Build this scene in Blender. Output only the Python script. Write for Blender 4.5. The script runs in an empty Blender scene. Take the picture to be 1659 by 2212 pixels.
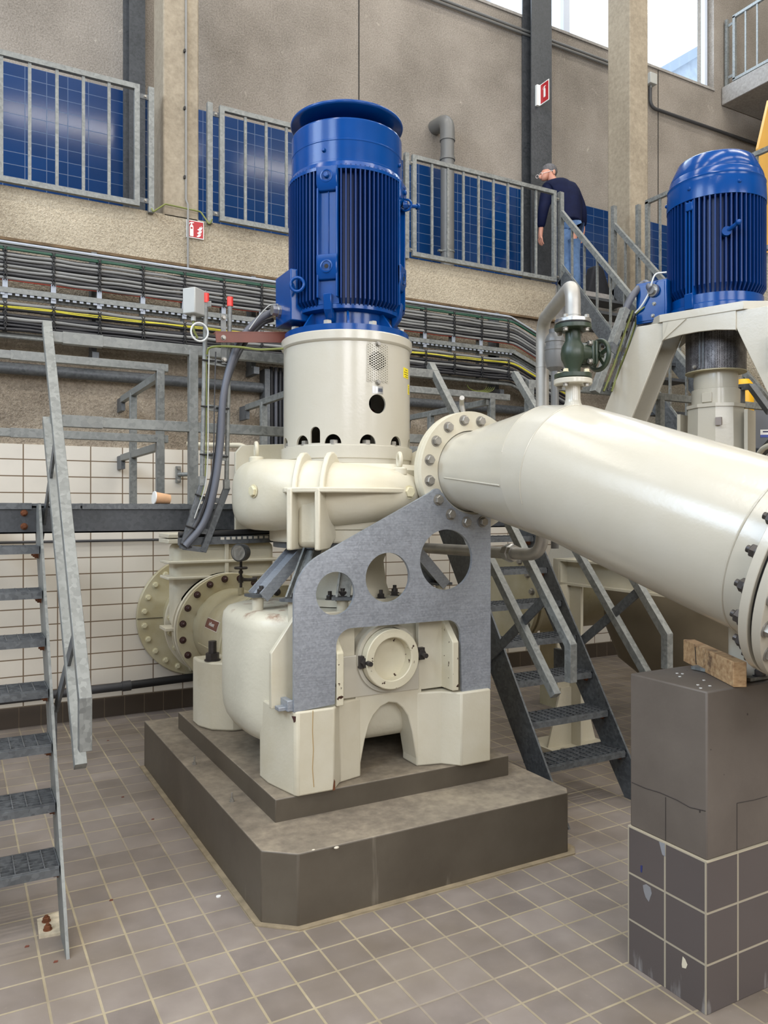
import bpy, bmesh, math, random
from mathutils import Vector, Matrix, Quaternion
random.seed(7)
PI = math.pi
C = bpy.context.scene.collection
V = Vector

# ------------------------------------------------------------------ measuring: a ray of the camera cut with a wall or floor plane
FPX, CX, CY, EYE, YAW = 1690.0, 829.5, 1100.0, 1.7, math.radians(28.8)
SN, CS = math.sin(YAW), math.cos(YAW)
def ray(x, y):
    u = (x - CX) / FPX
    return V((SN + u * CS, CS - u * SN, (CY - y) / FPX))
def aY(x, y, Y):
    r = ray(x, y); d = Y / r.y
    return V((r.x * d, Y, EYE + r.z * d))
def aX(x, y, X):
    r = ray(x, y); d = X / r.x
    return V((X, r.y * d, EYE + r.z * d))
def aZ(x, y, Z):
    r = ray(x, y); d = (Z - EYE) / r.z
    return V((r.x * d, r.y * d, Z))

# ------------------------------------------------------------------ mesh building
class MB:
    def __init__(self, M=None):
        self.v = []; self.f = []; self.M = M
    def add(self, vs, fs):
        o = len(self.v)
        M = self.M
        self.v += [(M @ V(p)) if M is not None else V(p) for p in vs]
        self.f += [tuple(i + o for i in f) for f in fs]
        return self
    def box(self, x0, y0, z0, x1, y1, z1):
        vs = [(x, y, z) for x in (x0, x1) for y in (y0, y1) for z in (z0, z1)]
        return self.add(vs, [(0, 1, 3, 2), (4, 6, 7, 5), (0, 4, 5, 1), (2, 3, 7, 6), (0, 2, 6, 4), (1, 5, 7, 3)])
    def bar(self, p0, p1, w, h, up=(0, 0, 1)):
        p0 = V(p0); p1 = V(p1); d = (p1 - p0).normalized(); up = V(up)
        s = d.cross(up)
        if s.length < 1e-4: s = d.cross(V((0, 1, 0)))
        s.normalize(); t = s.cross(d).normalized()
        vs = []
        for p in (p0, p1):
            for a, b in ((-1, -1), (1, -1), (1, 1), (-1, 1)):
                vs.append(p + s * (a * w / 2) + t * (b * h / 2))
        return self.add(vs, [(0, 1, 2, 3), (4, 7, 6, 5), (0, 4, 5, 1), (1, 5, 6, 2), (2, 6, 7, 3), (3, 7, 4, 0)])
    def tube(self, pts, r, n=12, caps=True, closed=False):
        pts = [V(p) for p in pts]
        m = len(pts)
        rs = r if isinstance(r, (list, tuple)) else [r] * m
        tang = []
        for i in range(m):
            if closed: a, b = pts[(i - 1) % m], pts[(i + 1) % m]
            else: a, b = pts[max(i - 1, 0)], pts[min(i + 1, m - 1)]
            tang.append((b - a).normalized())
        t0 = tang[0]
        nrm = t0.cross(V((0, 0, 1)))
        if nrm.length < 1e-3: nrm = t0.cross(V((1, 0, 0)))
        nrm.normalize()
        vs = []
        for i in range(m):
            if i:
                q = tang[i - 1].rotation_difference(tang[i]); nrm = (q @ nrm)
                nrm = (nrm - tang[i] * nrm.dot(tang[i])).normalized()
            bn = tang[i].cross(nrm)
            for k in range(n):
                a = 2 * PI * k / n
                vs.append(pts[i] + (nrm * math.cos(a) + bn * math.sin(a)) * rs[i])
        fs = []
        for i in range(m if closed else m - 1):
            j = (i + 1) % m
            for k in range(n):
                l = (k + 1) % n
                fs.append((i * n + k, i * n + l, j * n + l, j * n + k))
        if caps and not closed:
            fs.append(tuple(range(n - 1, -1, -1))); fs.append(tuple((m - 1) * n + k for k in range(n)))
        return self.add(vs, fs)
    def lathe(self, prof, c=(0, 0, 0), n=64, axis=(0, 0, 1), loop=False, sx=1.0, sy=1.0, caps=True):
        """prof: (radius, height) along the axis"""
        ax = V(axis).normalized(); c = V(c)
        q = V((0, 0, 1)).rotation_difference(ax)
        if ax.z < -0.9999: q = Quaternion((1, 0, 0), PI)
        vs = []; fs = []
        m = len(prof)
        for r, h in prof:
            for k in range(n):
                a = 2 * PI * k / n
                vs.append(c + q @ V((r * math.cos(a) * sx, r * math.sin(a) * sy, h)))
        for i in range(m if loop else m - 1):
            j = (i + 1) % m
            for k in range(n):
                l = (k + 1) % n
                fs.append((i * n + k, i * n + l, j * n + l, j * n + k))
        if caps and not loop:
            fs.append(tuple(range(n - 1, -1, -1))); fs.append(tuple((m - 1) * n + k for k in range(n)))
        return self.add(vs, fs)
    def cyl(self, p0, p1, r, n=24, r2=None):
        p0 = V(p0); p1 = V(p1); d = p1 - p0
        return self.lathe([(r, 0), (r if r2 is None else r2, d.length)], p0, n, d)
    def prism(self, poly, o, ex, ey, th):
        """a flat polygon in the plane (ex, ey) at o, given thickness th along ex x ey"""
        o = V(o); ex = V(ex); ey = V(ey); ez = ex.cross(ey).normalized() * th
        n = len(poly)
        vs = [o + ex * a + ey * b for a, b in poly] + [o + ex * a + ey * b + ez for a, b in poly]
        fs = [tuple(range(n - 1, -1, -1)), tuple(range(n, 2 * n))]
        fs += [(i, (i + 1) % n, n + (i + 1) % n, n + i) for i in range(n)]
        return self.add(vs, fs)
    def plate(self, outer, holes, o, ex, ey, th):
        """flat plate with holes"""
        bm = bmesh.new(); es = []
        for lp in [outer] + holes:
            vv = [bm.verts.new((a, b, 0)) for a, b in lp]
            es += [bm.edges.new((vv[i], vv[(i + 1) % len(vv)])) for i in range(len(vv))]
        bmesh.ops.triangle_fill(bm, use_beauty=True, use_dissolve=False, edges=es)
        bm.verts.index_update()
        o = V(o); ex = V(ex); ey = V(ey); ez = ex.cross(ey).normalized() * th
        P = [v.co.copy() for v in bm.verts]
        n = len(P)
        vs = [o + ex * p.x + ey * p.y for p in P] + [o + ex * p.x + ey * p.y + ez for p in P]
        fs = []
        for f in bm.faces:
            i = [v.index for v in f.verts]
            fs.append(tuple(reversed(i))); fs.append(tuple(k + n for k in i))
        for e in bm.edges:
            if len(e.link_faces) == 1:
                a, b = e.verts[0].index, e.verts[1].index
                fs.append((a, b, b + n, a + n))
        bm.free()
        return self.add(vs, fs)
    def ball(self, c, r, n=16, m=10, s=(1, 1, 1)):
        vs = []; fs = []
        for i in range(1, m):
            t = PI * i / m
            for k in range(n):
                a = 2 * PI * k / n
                vs.append((c[0] + r * s[0] * math.sin(t) * math.cos(a), c[1] + r * s[1] * math.sin(t) * math.sin(a), c[2] + r * s[2] * math.cos(t)))
        for i in range(m - 2):
            for k in range(n):
                l = (k + 1) % n
                fs.append((i * n + k, (i + 1) * n + k, (i + 1) * n + l, i * n + l))
        b = len(vs)
        vs += [(c[0], c[1], c[2] + r * s[2]), (c[0], c[1], c[2] - r * s[2])]
        for k in range(n):
            l = (k + 1) % n
            fs.append((b, k, l)); fs.append((b + 1, (m - 2) * n + l, (m - 2) * n + k))
        return self.add(vs, fs)
    def sweep(self, secs, n=32, closed=False, p=2.0):
        """secs: (centre, side vector, up vector) half axes; superelliptic section with power p"""
        vs = []; fs = []
        for i_, (c, s, t) in enumerate(secs):
            pp = p[i_] if isinstance(p, list) else p
            for k in range(n):
                a = 2 * PI * k / n
                ca, sa = math.cos(a), math.sin(a)
                x = math.copysign(abs(ca) ** (2 / pp), ca); y = math.copysign(abs(sa) ** (2 / pp), sa)
                vs.append(V(c) + V(s) * x + V(t) * y)
        m = len(secs)
        for i in range(m if closed else m - 1):
            j = (i + 1) % m
            for k in range(n):
                l = (k + 1) % n
                fs.append((i * n + k, i * n + l, j * n + l, j * n + k))
        if not closed:
            fs.append(tuple(range(n - 1, -1, -1))); fs.append(tuple((m - 1) * n + k for k in range(n)))
        return self.add(vs, fs)
    def build(self, name, mat, parent=None, smooth=None, bevel=0, seg=2, label=None):
        vs = self.v
        off = V((0, 0, 0))
        if parent is not None:
            p = parent
            while p is not None: off = off + p.location; p = p.parent
        elif vs:
            xs = [p.x for p in vs]; ys = [p.y for p in vs]; zs = [p.z for p in vs]
            off = V(((min(xs) + max(xs)) / 2, (min(ys) + max(ys)) / 2, min(zs)))
        me = bpy.data.meshes.new(name)
        me.from_pydata([p - off for p in vs], [], self.f)
        bm = bmesh.new(); bm.from_mesh(me)
        bmesh.ops.recalc_face_normals(bm, faces=bm.faces)
        bm.to_mesh(me); bm.free()
        if smooth:
            me.polygons.foreach_set('use_smooth', [True] * len(me.polygons))
            me.set_sharp_from_angle(angle=math.radians(smooth))
        me.materials.append(mat)
        o = bpy.data.objects.new(name, me); C.objects.link(o)
        if parent is not None: o.parent = parent
        else: o.location = off
        if bevel:
            b = o.modifiers.new('bevel', 'BEVEL'); b.width = bevel; b.segments = seg; b.limit_method = 'ANGLE'; b.angle_limit = math.radians(35)
            if not smooth:
                me.polygons.foreach_set('use_smooth', [True] * len(me.polygons)); me.set_sharp_from_angle(angle=math.radians(28))
        if label: o['label'] = label
        return o

def tag(o, label, cat, group=None, kind=None):
    o['label'] = label; o['category'] = cat
    if group: o['group'] = group
    if kind: o['kind'] = kind
    return o
def thing(name, label, cat, loc=(0, 0, 0), group=None):
    o = bpy.data.objects.new(name, None); C.objects.link(o)
    o.location = V(loc); o.empty_display_size = 0.1
    return tag(o, label, cat, group)
def struct(name, mb, mat, smooth=None, bevel=0):
    o = mb.build(name, mat, None, smooth, bevel); o['kind'] = 'structure'
    return o
def wloc(o):
    off = V((0, 0, 0)); p = o
    while p is not None: off = off + p.location; p = p.parent
    return off
def put(me, name, parent, loc, d=(0, 0, 1), roll=0.0):
    """one more copy of a small part (a bolt, a nut) with its axis along d"""
    o = bpy.data.objects.new(name, me); C.objects.link(o)
    o.rotation_mode = 'QUATERNION'
    o.rotation_quaternion = V((0, 0, 1)).rotation_difference(V(d).normalized()) @ Quaternion((0, 0, 1), roll)
    if parent is not None:
        o.parent = parent; o.location = V(loc) - wloc(parent)
    else: o.location = V(loc)
    return o
def mesh_of(mb, mat, smooth=30):
    o = mb.build('pattern', mat, None, smooth); me = o.data
    off = o.location.copy()
    for v in me.vertices: v.co += off
    bpy.data.objects.remove(o)
    return me
def carve(o, cutters):
    """cut holes: difference with each cutter, result stored in the mesh"""
    for c in cutters:
        m = o.modifiers.new('cut', 'BOOLEAN'); m.operation = 'DIFFERENCE'; m.solver = 'EXACT'; m.object = c
    bpy.context.view_layer.update()
    dg = bpy.context.evaluated_depsgraph_get()
    me = bpy.data.meshes.new_from_object(o.evaluated_get(dg))
    o.modifiers.clear(); o.data = me
    for c in cutters: bpy.data.objects.remove(c)
    me.polygons.foreach_set('use_smooth', [True] * len(me.polygons)); me.set_sharp_from_angle(angle=math.radians(30))
def smooth_path(pts, k=8):
    pts = [V(p) for p in pts]; out = []
    P = [pts[0] * 2 - pts[1]] + pts + [pts[-1] * 2 - pts[-2]]
    for i in range(1, len(P) - 2):
        a, b, c, d = P[i - 1], P[i], P[i + 1], P[i + 2]
        for j in range(k):
            t = j / k
            out.append(0.5 * ((2 * b) + (c - a) * t + (2 * a - 5 * b + 4 * c - d) * t * t + (3 * b - a - 3 * c + d) * t ** 3))
    out.append(pts[-1]); return out
def bend_path(pts, R, k=8):
    """polyline with its corners rounded to radius R, as bent pipe"""
    pts = [V(p) for p in pts]; out = [pts[0]]
    for i in range(1, len(pts) - 1):
        a = (pts[i - 1] - pts[i]); b = (pts[i + 1] - pts[i])
        la, lb = a.length, b.length; a.normalize(); b.normalize()
        th = a.angle(b)
        t = min(R / math.tan(th / 2), la * .49, lb * .49)
        p0 = pts[i] + a * t; p1 = pts[i] + b * t
        for j in range(k + 1):
            s = j / k
            out.append(p0 * (1 - s) ** 2 + pts[i] * 2 * s * (1 - s) + p1 * s * s)
    out.append(pts[-1]); return out
def circ(cx, cy, rx, ry=None, n=32, a0=0.0, a1=2 * PI):
    ry = rx if ry is None else ry
    full = abs(a1 - a0 - 2 * PI) < 1e-6
    m = n if full else n + 1
    return [(cx + rx * math.cos(a0 + (a1 - a0) * k / n), cy + ry * math.sin(a0 + (a1 - a0) * k / n)) for k in range(m)]

# ------------------------------------------------------------------ materials
def lin(r, g, b):
    f = lambda c: (c / 255 / 12.92) if c / 255 <= 0.04045 else ((c / 255 + 0.055) / 1.055) ** 2.4
    return (f(r), f(g), f(b), 1.0)
class NT:
    def __init__(self, name):
        self.m = bpy.data.materials.new(name); self.m.use_nodes = True
        self.t = self.m.node_tree; self.b = self.t.nodes['Principled BSDF']
        self.pos = self.n('ShaderNodeNewGeometry').outputs['Position']
    def n(self, ty, **kw):
        d = self.t.nodes.new(ty)
        for k, v in kw.items(): setattr(d, k, v)
        return d
    def L(self, a, b): self.t.links.new(a, b)
    def noise(self, scale, detail=4, rough=.55, vec=None, dist=0):
        d = self.n('ShaderNodeTexNoise'); d.inputs['Scale'].default_value = scale
        d.inputs['Detail'].default_value = detail; d.inputs['Roughness'].default_value = rough; d.inputs['Distortion'].default_value = dist
        self.L(vec if vec is not None else self.pos, d.inputs['Vector']); return d.outputs['Fac']
    def ramp(self, fac, stops):
        d = self.n('ShaderNodeValToRGB'); e = d.color_ramp.elements
        while len(e) < len(stops): e.new(0.5)
        for i, (p, c) in enumerate(stops):
            e[i].position = p; e[i].color = c if len(c) == 4 else (*c, 1)
        self.L(fac, d.inputs['Fac']); return d.outputs['Color']
    def mix(self, fac, a, b, mode='MIX'):
        d = self.n('ShaderNodeMix', data_type='RGBA', blend_type=mode)
        if isinstance(fac, float): d.inputs['Factor'].default_value = fac
        else: self.L(fac, d.inputs['Factor'])
        for s, v in (('A', a), ('B', b)):
            sock = [i for i in d.inputs if i.name == s and i.type == 'RGBA'][0]
            if isinstance(v, tuple): sock.default_value = v
            else: self.L(v, sock)
        return [o for o in d.outputs if o.type == 'RGBA'][0]
    def math(self, op, a, b=0.0):
        d = self.n('ShaderNodeMath', operation=op)
        for i, v in enumerate((a, b)):
            if isinstance(v, (int, float)): d.inputs[i].default_value = v
            else: self.L(v, d.inputs[i])
        return d.outputs[0]
    def bump(self, h, strength=.3, dist=.01):
        d = self.n('ShaderNodeBump'); d.inputs['Strength'].default_value = strength; d.inputs['Distance'].default_value = dist
        self.L(h, d.inputs['Height']); self.L(d.outputs['Normal'], self.b.inputs['Normal'])
    def set(self, col=None, rough=None, metal=None, spec=None):
        for k, v in (('Base Color', col), ('Roughness', rough), ('Metallic', metal), ('Specular IOR Level', spec)):
            if v is None: continue
            if isinstance(v, (int, float, tuple)): self.b.inputs[k].default_value = v
            else: self.L(v, self.b.inputs[k])
        return self.m
    def grid(self, ax, ay, w, h, ox, oy, mortar):
        """1 on joints of a rectangular tile grid in the world axes ax, ay; also a per-tile random value"""
        sp = self.n('ShaderNodeSeparateXYZ'); self.L(self.pos, sp.inputs[0])
        out = []
        cells = []
        for a, s, o in ((ax, w, ox), (ay, h, oy)):
            t = self.math('DIVIDE', self.math('SUBTRACT', sp.outputs[a], o), s)
            fr = self.math('FRACT', self.math('ADD', t, 1000.0))
            d = self.math('MULTIPLY', self.math('MINIMUM', fr, self.math('SUBTRACT', 1.0, fr)), s)
            out.append(d); cells.append(self.math('FLOOR', t))
        d = self.math('MINIMUM', out[0], out[1])
        j = self.n('ShaderNodeMapRange'); j.interpolation_type = 'SMOOTHSTEP'
        j.inputs['From Min'].default_value = mortar * .5; j.inputs['From Max'].default_value = mortar * .9
        j.inputs['To Min'].default_value = 1; j.inputs['To Max'].default_value = 0
        self.L(d, j.inputs['Value'])
        cb = self.n('ShaderNodeCombineXYZ'); self.L(cells[0], cb.inputs[0]); self.L(cells[1], cb.inputs[1])
        wn = self.n('ShaderNodeTexWhiteNoise', noise_dimensions='3D'); self.L(cb.outputs[0], wn.inputs['Vector'])
        return j.outputs[0], wn.outputs['Value']

def plain(name, col, rough=.5, metal=0.0, var=.0, vscale=6, bump=0, bscale=60):
    n = NT(name)
    c = col
    if var:
        f = n.noise(vscale, 5)
        dark = tuple(x * (1 - var) for x in col[:3]) + (1,); lite = tuple(min(1, x * (1 + var)) for x in col[:3]) + (1,)
        c = n.ramp(f, [(.3, dark), (.7, lite)])
    n.set(c, rough, metal)
    if bump: n.bump(n.noise(bscale, 3), bump, .004)
    return n.m

def m_cream(name, col, rough, bs, bump, dirt=.12):
    n = NT(name)
    f = n.noise(3.5, 6, .6); g = n.noise(40, 3)
    d = tuple(x * y for x, y in zip(col[:3], (1 - dirt, 1 - dirt * 1.25, 1 - dirt * 1.9))) + (1,)
    c = n.mix(n.ramp(f, [(.38, (0, 0, 0, 1)), (.75, (1, 1, 1, 1))]), col, d)
    n.set(c, rough, 0)
    n.bump(n.math('ADD', n.math('MULTIPLY', n.noise(bs, 3), .6), n.math('MULTIPLY', n.noise(9, 3), 1.0)), bump, .006)
    return n.m
CREAM = m_cream('cream_gloss_paint', lin(189, 184, 170), .2, 70, .10, .05)
CREAM_ROUGH = m_cream('cream_brushed_paint', lin(203, 197, 178), .42, 45, .28, .10)
CREAM_OLD = m_cream('cream_aged_paint', lin(186, 178, 150), .45, 40, .25, .22)

def m_chipped():
    n = NT('cream_chipped_paint')
    f = n.noise(3.5, 6, .6)
    c = n.ramp(f, [(.4, lin(206, 199, 176)), (.75, lin(192, 184, 156))])
    chip = n.ramp(n.noise(30, 3, .5), [(.665, (0, 0, 0, 1)), (.675, (1, 1, 1, 1))])
    n.set(n.mix(chip, c, lin(58, 34, 24)), .42)
    n.bump(n.noise(45, 3), .25, .005)
    return n.m
CHIPPED = m_chipped()
def m_gusset_rust():
    n = NT('cream_paint_with_rust')
    f = n.noise(7, 6, .65)
    sp = n.n('ShaderNodeSeparateXYZ'); n.L(n.pos, sp.inputs[0])
    top = n.n('ShaderNodeMapRange'); n.L(sp.outputs[2], top.inputs['Value'])
    top.inputs['From Min'].default_value = 1.14; top.inputs['From Max'].default_value = 1.19
    r = n.math('MULTIPLY', n.ramp(f, [(.52, (0, 0, 0, 1)), (.66, (1, 1, 1, 1))]), top.outputs[0])
    n.set(n.mix(r, lin(204, 199, 180), lin(120, 66, 36)), .38)
    n.bump(n.math('ADD', n.noise(9, 3), n.math('MULTIPLY', n.noise(45, 3), .3)), .3, .012)
    return n.m
CASTRUST = m_gusset_rust()

BLUE = plain('blue_motor_paint', lin(3, 62, 128), .17, 0, .06, 8, .05, 120)
BLUE.node_tree.nodes['Principled BSDF'].inputs['Specular IOR Level'].default_value = .28
BLUE_FIN = plain('blue_fin_paint', lin(2, 42, 98), .36, 0, .06, 8)
BLUE_FIN.node_tree.nodes['Principled BSDF'].inputs['Specular IOR Level'].default_value = .25
def m_galv(name, a, b, metal, rough, sc=55, scratch=0):
    n = NT(name)
    vo = n.n('ShaderNodeTexVoronoi'); vo.inputs['Scale'].default_value = sc; n.L(n.pos, vo.inputs['Vector'])
    sp = n.n('ShaderNodeSeparateColor'); n.L(vo.outputs['Color'], sp.inputs[0])
    f = n.math('ADD', n.math('MULTIPLY', sp.outputs[0], .45), n.math('MULTIPLY', n.noise(7, 5), .6))
    c = n.ramp(f, [(.2, a), (.8, b)])
    if scratch:
        mp = n.n('ShaderNodeMapping'); mp.inputs['Rotation'].default_value = (0, math.radians(45), 0); mp.inputs['Scale'].default_value = (3, 3, 160)
        n.L(n.pos, mp.inputs['Vector'])
        s = n.noise(3, 3, .6, mp.outputs[0])
        c = n.mix(n.ramp(s, [(.45, (0, 0, 0, 1)), (.7, (.5, .5, .5, 1))]), c, tuple(x * .55 for x in b[:3]) + (1,))
    n.set(c, n.ramp(f, [(.2, (rough - .1,) * 3 + (1,)), (.8, (rough + .12,) * 3 + (1,))]), metal)
    return n.m
GALV = m_galv('galvanised_steel', lin(106, 108, 106), lin(140, 142, 138), .3, .52)
GALV_DARK = m_galv('dull_galvanised_steel', lin(78, 81, 84), lin(108, 111, 113), .4, .52, 60)
GALV_PLATE = m_galv('galvanised_plate', lin(146, 151, 158), lin(166, 171, 178), .42, .42, 110, 1)
GALV_DULL = m_galv('dark_steel', lin(58, 61, 64), lin(80, 82, 85), .3, .55, 60)
STEEL = plain('bright_steel', lin(178, 178, 176), .3, .9, .1, 20)
STAINLESS = plain('stainless_pipe', lin(172, 169, 162), .45, .55, .14, 9)
BOLT = plain('zinc_bolt', lin(150, 146, 138), .42, .6, .15, 30)
BOLT_DARK = plain('dark_bolt', lin(68, 64, 62), .42, .5, .2, 40)
BOLT_CAP = plain('dark_red_bolt_cap', lin(62, 38, 36), .4, 0, .2, 40)
BOLT_CREAM = plain('painted_bolt', lin(205, 197, 165), .45, 0, .08, 30)
RUST = plain('rusty_steel', lin(112, 66, 38), .8, .1, .35, 25, .4)
RUSTLINE = plain('rust_stained_steel', lin(104, 84, 60), .85, 0, .4, 12, .4)
BLACK = plain('black_rubber', lin(24, 24, 26), .5)
CABLE_GREY = plain('grey_cable', lin(128, 128, 126), .55, 0, .12, 5)
CABLE_DARK = plain('dark_cable', lin(58, 58, 60), .5, 0, .15, 5)
CABLE_BLACK = plain('black_cable', lin(36, 36, 40), .5)
CABLE_BIG = plain('slate_cable', lin(84, 86, 94), .45, 0, .06, 6)
CABLE_GREEN = plain('green_cable', lin(24, 70, 52), .5)
CABLE_YELLOW = plain('yellow_cable', lin(206, 196, 60), .5)
CABLE_YG = plain('green_yellow_earth_wire', lin(112, 118, 58), .5)
CABLE_RED = plain('red_cable', lin(150, 62, 48), .5)
CABLE_WHITE = plain('pale_wire', lin(205, 208, 206), .45)
BROWN = plain('brown_paint', lin(108, 58, 44), .45, 0, .1, 10)
PLASTIC_GREY = plain('grey_plastic', lin(172, 173, 168), .5, 0, .04, 9)
PVC = plain('grey_pvc', lin(104, 104, 102), .35, 0, .06, 6)
RED = plain('red_plastic', lin(226, 62, 50), .4)
SIGN_RED = plain('sign_red', lin(176, 32, 40), .35)
SIGN_WHITE = plain('sign_white', lin(236, 236, 232), .35)
YELLOW = plain('sticker_yellow', lin(240, 220, 30), .45)
OCHRE = plain('ochre_yellow_paint', lin(214, 166, 84), .5, 0, .05, 3)
GOLD = plain('yellow_plastic', lin(236, 178, 20), .4)
VALVE_GREEN = plain('dark_green_paint', lin(44, 56, 42), .38, 0, .15, 18, .15, 60)
INK = plain('black_ink', lin(28, 28, 30), .5)
CASE_GREY = plain('grey_case_plastic', lin(98, 102, 108), .5, 0, .05, 10)
STICK_BLUE = plain('sticker_blue', lin(36, 66, 160), .4)
DARKHOLE = plain('dark_interior', lin(30, 28, 26), .8)
CARD = plain('brown_cardboard', lin(208, 164, 124), .7, 0, .1, 30)
def m_perf():
    n = NT('perforated_dark_steel')
    vo = n.n('ShaderNodeTexVoronoi'); vo.inputs['Scale'].default_value = 95; vo.inputs['Randomness'].default_value = .25; n.L(n.pos, vo.inputs['Vector'])
    h = n.ramp(vo.outputs['Distance'], [(.30, (1, 1, 1, 1)), (.40, (0, 0, 0, 1))])
    base = n.ramp(n.noise(9, 5, .6), [(.35, lin(62, 58, 60)), (.7, lin(132, 130, 132))])
    n.set(n.mix(h, base, lin(22, 20, 20)), .4, .4)
    return n.m
PERF = m_perf()

def m_floor():
    n = NT('floor_tiles')
    j, rnd = n.grid(0, 1, .1587, .1587, 1.871, 2.765, .0064)
    big = n.noise(.9, 5, .6); mid = n.noise(5, 6, .62); fine = n.noise(60, 4)
    base = n.ramp(n.math('ADD', n.math('MULTIPLY', mid, .65), n.math('MULTIPLY', rnd, .3)), [(.25, lin(114, 105, 99)), (.5, lin(133, 123, 116)), (.8, lin(151, 141, 132))])
    base = n.mix(n.math('MULTIPLY', n.ramp(big, [(.45, (0, 0, 0, 1)), (.66, (1, 1, 1, 1))]), .6), base, lin(108, 96, 80))
    base = n.mix(n.ramp(fine, [(.62, (0, 0, 0, 1)), (.75, (.25, .25, .25, 1))]), base, lin(150, 140, 126))
    grout = n.ramp(mid, [(.3, lin(146, 134, 108)), (.7, lin(176, 163, 136))])
    gm = n.math('MULTIPLY', j, n.ramp(n.noise(1.6, 5, .6), [(.3, (.25,) * 3 + (1,)), (.55, (.95,) * 3 + (1,))]))
    n.set(n.mix(gm, base, grout), n.ramp(mid, [(.3, (.42,) * 3 + (1,)), (.7, (.6,) * 3 + (1,))]))
    h = n.math('SUBTRACT', n.math('MULTIPLY', mid, .15), j)
    n.bump(h, .35, .003)
    return n.m
FLOOR = m_floor()
def m_tiles(name, w, h, ox, oy, col, grout, mortar, rough, var, ax=0, ay=2, drip=False):
    n = NT(name)
    j, rnd = n.grid(ax, ay, w, h, ox, oy, mortar)
    a = tuple(x * (1 - var) for x in col[:3]) + (1,); b = tuple(min(1, x * (1 + var)) for x in col[:3]) + (1,)
    c = n.ramp(rnd, [(0, a), (1, b)])
    soil = n.ramp(n.noise(2.2, 6, .6), [(.45, (0, 0, 0, 1)), (.75, (.22, .22, .22, 1))])
    c = n.mix(soil, c, tuple(x * .62 for x in col[:3]) + (1,))
    if drip:
        sp = n.n('ShaderNodeSeparateXYZ'); n.L(n.pos, sp.inputs[0])
        mr = n.n('ShaderNodeMapRange'); n.L(sp.outputs[2], mr.inputs['Value'])
        mr.inputs['From Min'].default_value = .02; mr.inputs['From Max'].default_value = .34; mr.inputs['To Min'].default_value = 1; mr.inputs['To Max'].default_value = .55
        mp = n.n('ShaderNodeMapping'); mp.inputs['Scale'].default_value = (1, 1, .16); n.L(n.pos, mp.inputs['Vector'])
        st = n.math('MULTIPLY', n.noise(17, 5, .6, mp.outputs[0]), mr.outputs[0])
        c = n.mix(n.ramp(st, [(.56, (0, 0, 0, 1)), (.66, (.6, .6, .6, 1))]), c, lin(150, 148, 146))
    n.set(n.mix(j, c, grout), n.math('ADD', n.math('MULTIPLY', j, .5), rough))
    n.bump(n.math('SUBTRACT', n.math('MULTIPLY', n.noise(3, 2), .25), j), .25, .004)
    return n.m
WHITE_TILE = m_tiles('white_wall_tiles', .2495, .1305, .4757, 1.177, lin(216, 209, 196), lin(112, 92, 70), .0062, .32, .02)
BLUE_TILE = m_tiles('blue_wall_tiles', .184, .1155, .02, 5.77, lin(14, 50, 96), lin(74, 94, 122), .004, .1, .10)
BLUE_TILE_Y = m_tiles('blue_column_tiles', .184, .1155, .02, 5.77, lin(22, 70, 140), lin(92, 112, 140), .004, .1, .10, 1, 2)
BASE_TILE = m_tiles('dark_base_tiles', .1587, .30, 1.871, -.14, lin(72, 62, 52), lin(104, 92, 76), .005, .4, .06)
PIER_TILE_X = m_tiles('brown_pier_tiles', .168, .1735, 2.373, .5145, lin(92, 84, 80), lin(172, 162, 140), .0075, .34, .03)

def m_concrete(name, a, b, grain, strength, rough=.9, speck=None, blotch=.8):
    n = NT(name)
    f = n.math('ADD', n.math('MULTIPLY', n.noise(blotch, 6, .6), .55), n.math('MULTIPLY', n.noise(grain, 3, .7), .5))
    c = n.ramp(f, [(.36, a), (.68, b)])
    if speck:
        s = n.ramp(n.noise(2.6, 9, .72, None, 1.2), [(.635, (0, 0, 0, 1)), (.70, (.55, .55, .55, 1))])
        c = n.mix(s, c, speck)
    n.set(c, rough, 0, .25)
    n.bump(n.noise(grain, 3, .7), min(1, strength), .022 if strength > .9 else .014)
    return n.m
CONC_WALL = m_concrete('sprayed_concrete', lin(110, 103, 94), lin(164, 156, 146), 60, .8, .9, lin(205, 196, 180))
CONC_ROUGH = m_concrete('coarse_plaster', lin(146, 133, 113), lin(212, 199, 175), 62, 1.0, .95)
CONC_LOW = m_concrete('coarse_stained_plaster', lin(122, 111, 97), lin(190, 176, 156), 56, 1.0, .95, None, 1.3)
CONC_SMOOTH = m_concrete('cast_concrete_column', lin(132, 121, 104), lin(168, 156, 136), 22, .05, .85, None, 1.6)
CONC_SLAB = m_concrete('cast_concrete_slab', lin(128, 124, 120), lin(166, 162, 156), 30, .15, .85)
CONC_DUST = m_concrete('dusty_concrete', lin(110, 102, 90), lin(164, 152, 134), 26, .2, .85, lin(190, 182, 168), 2.4)
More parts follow.
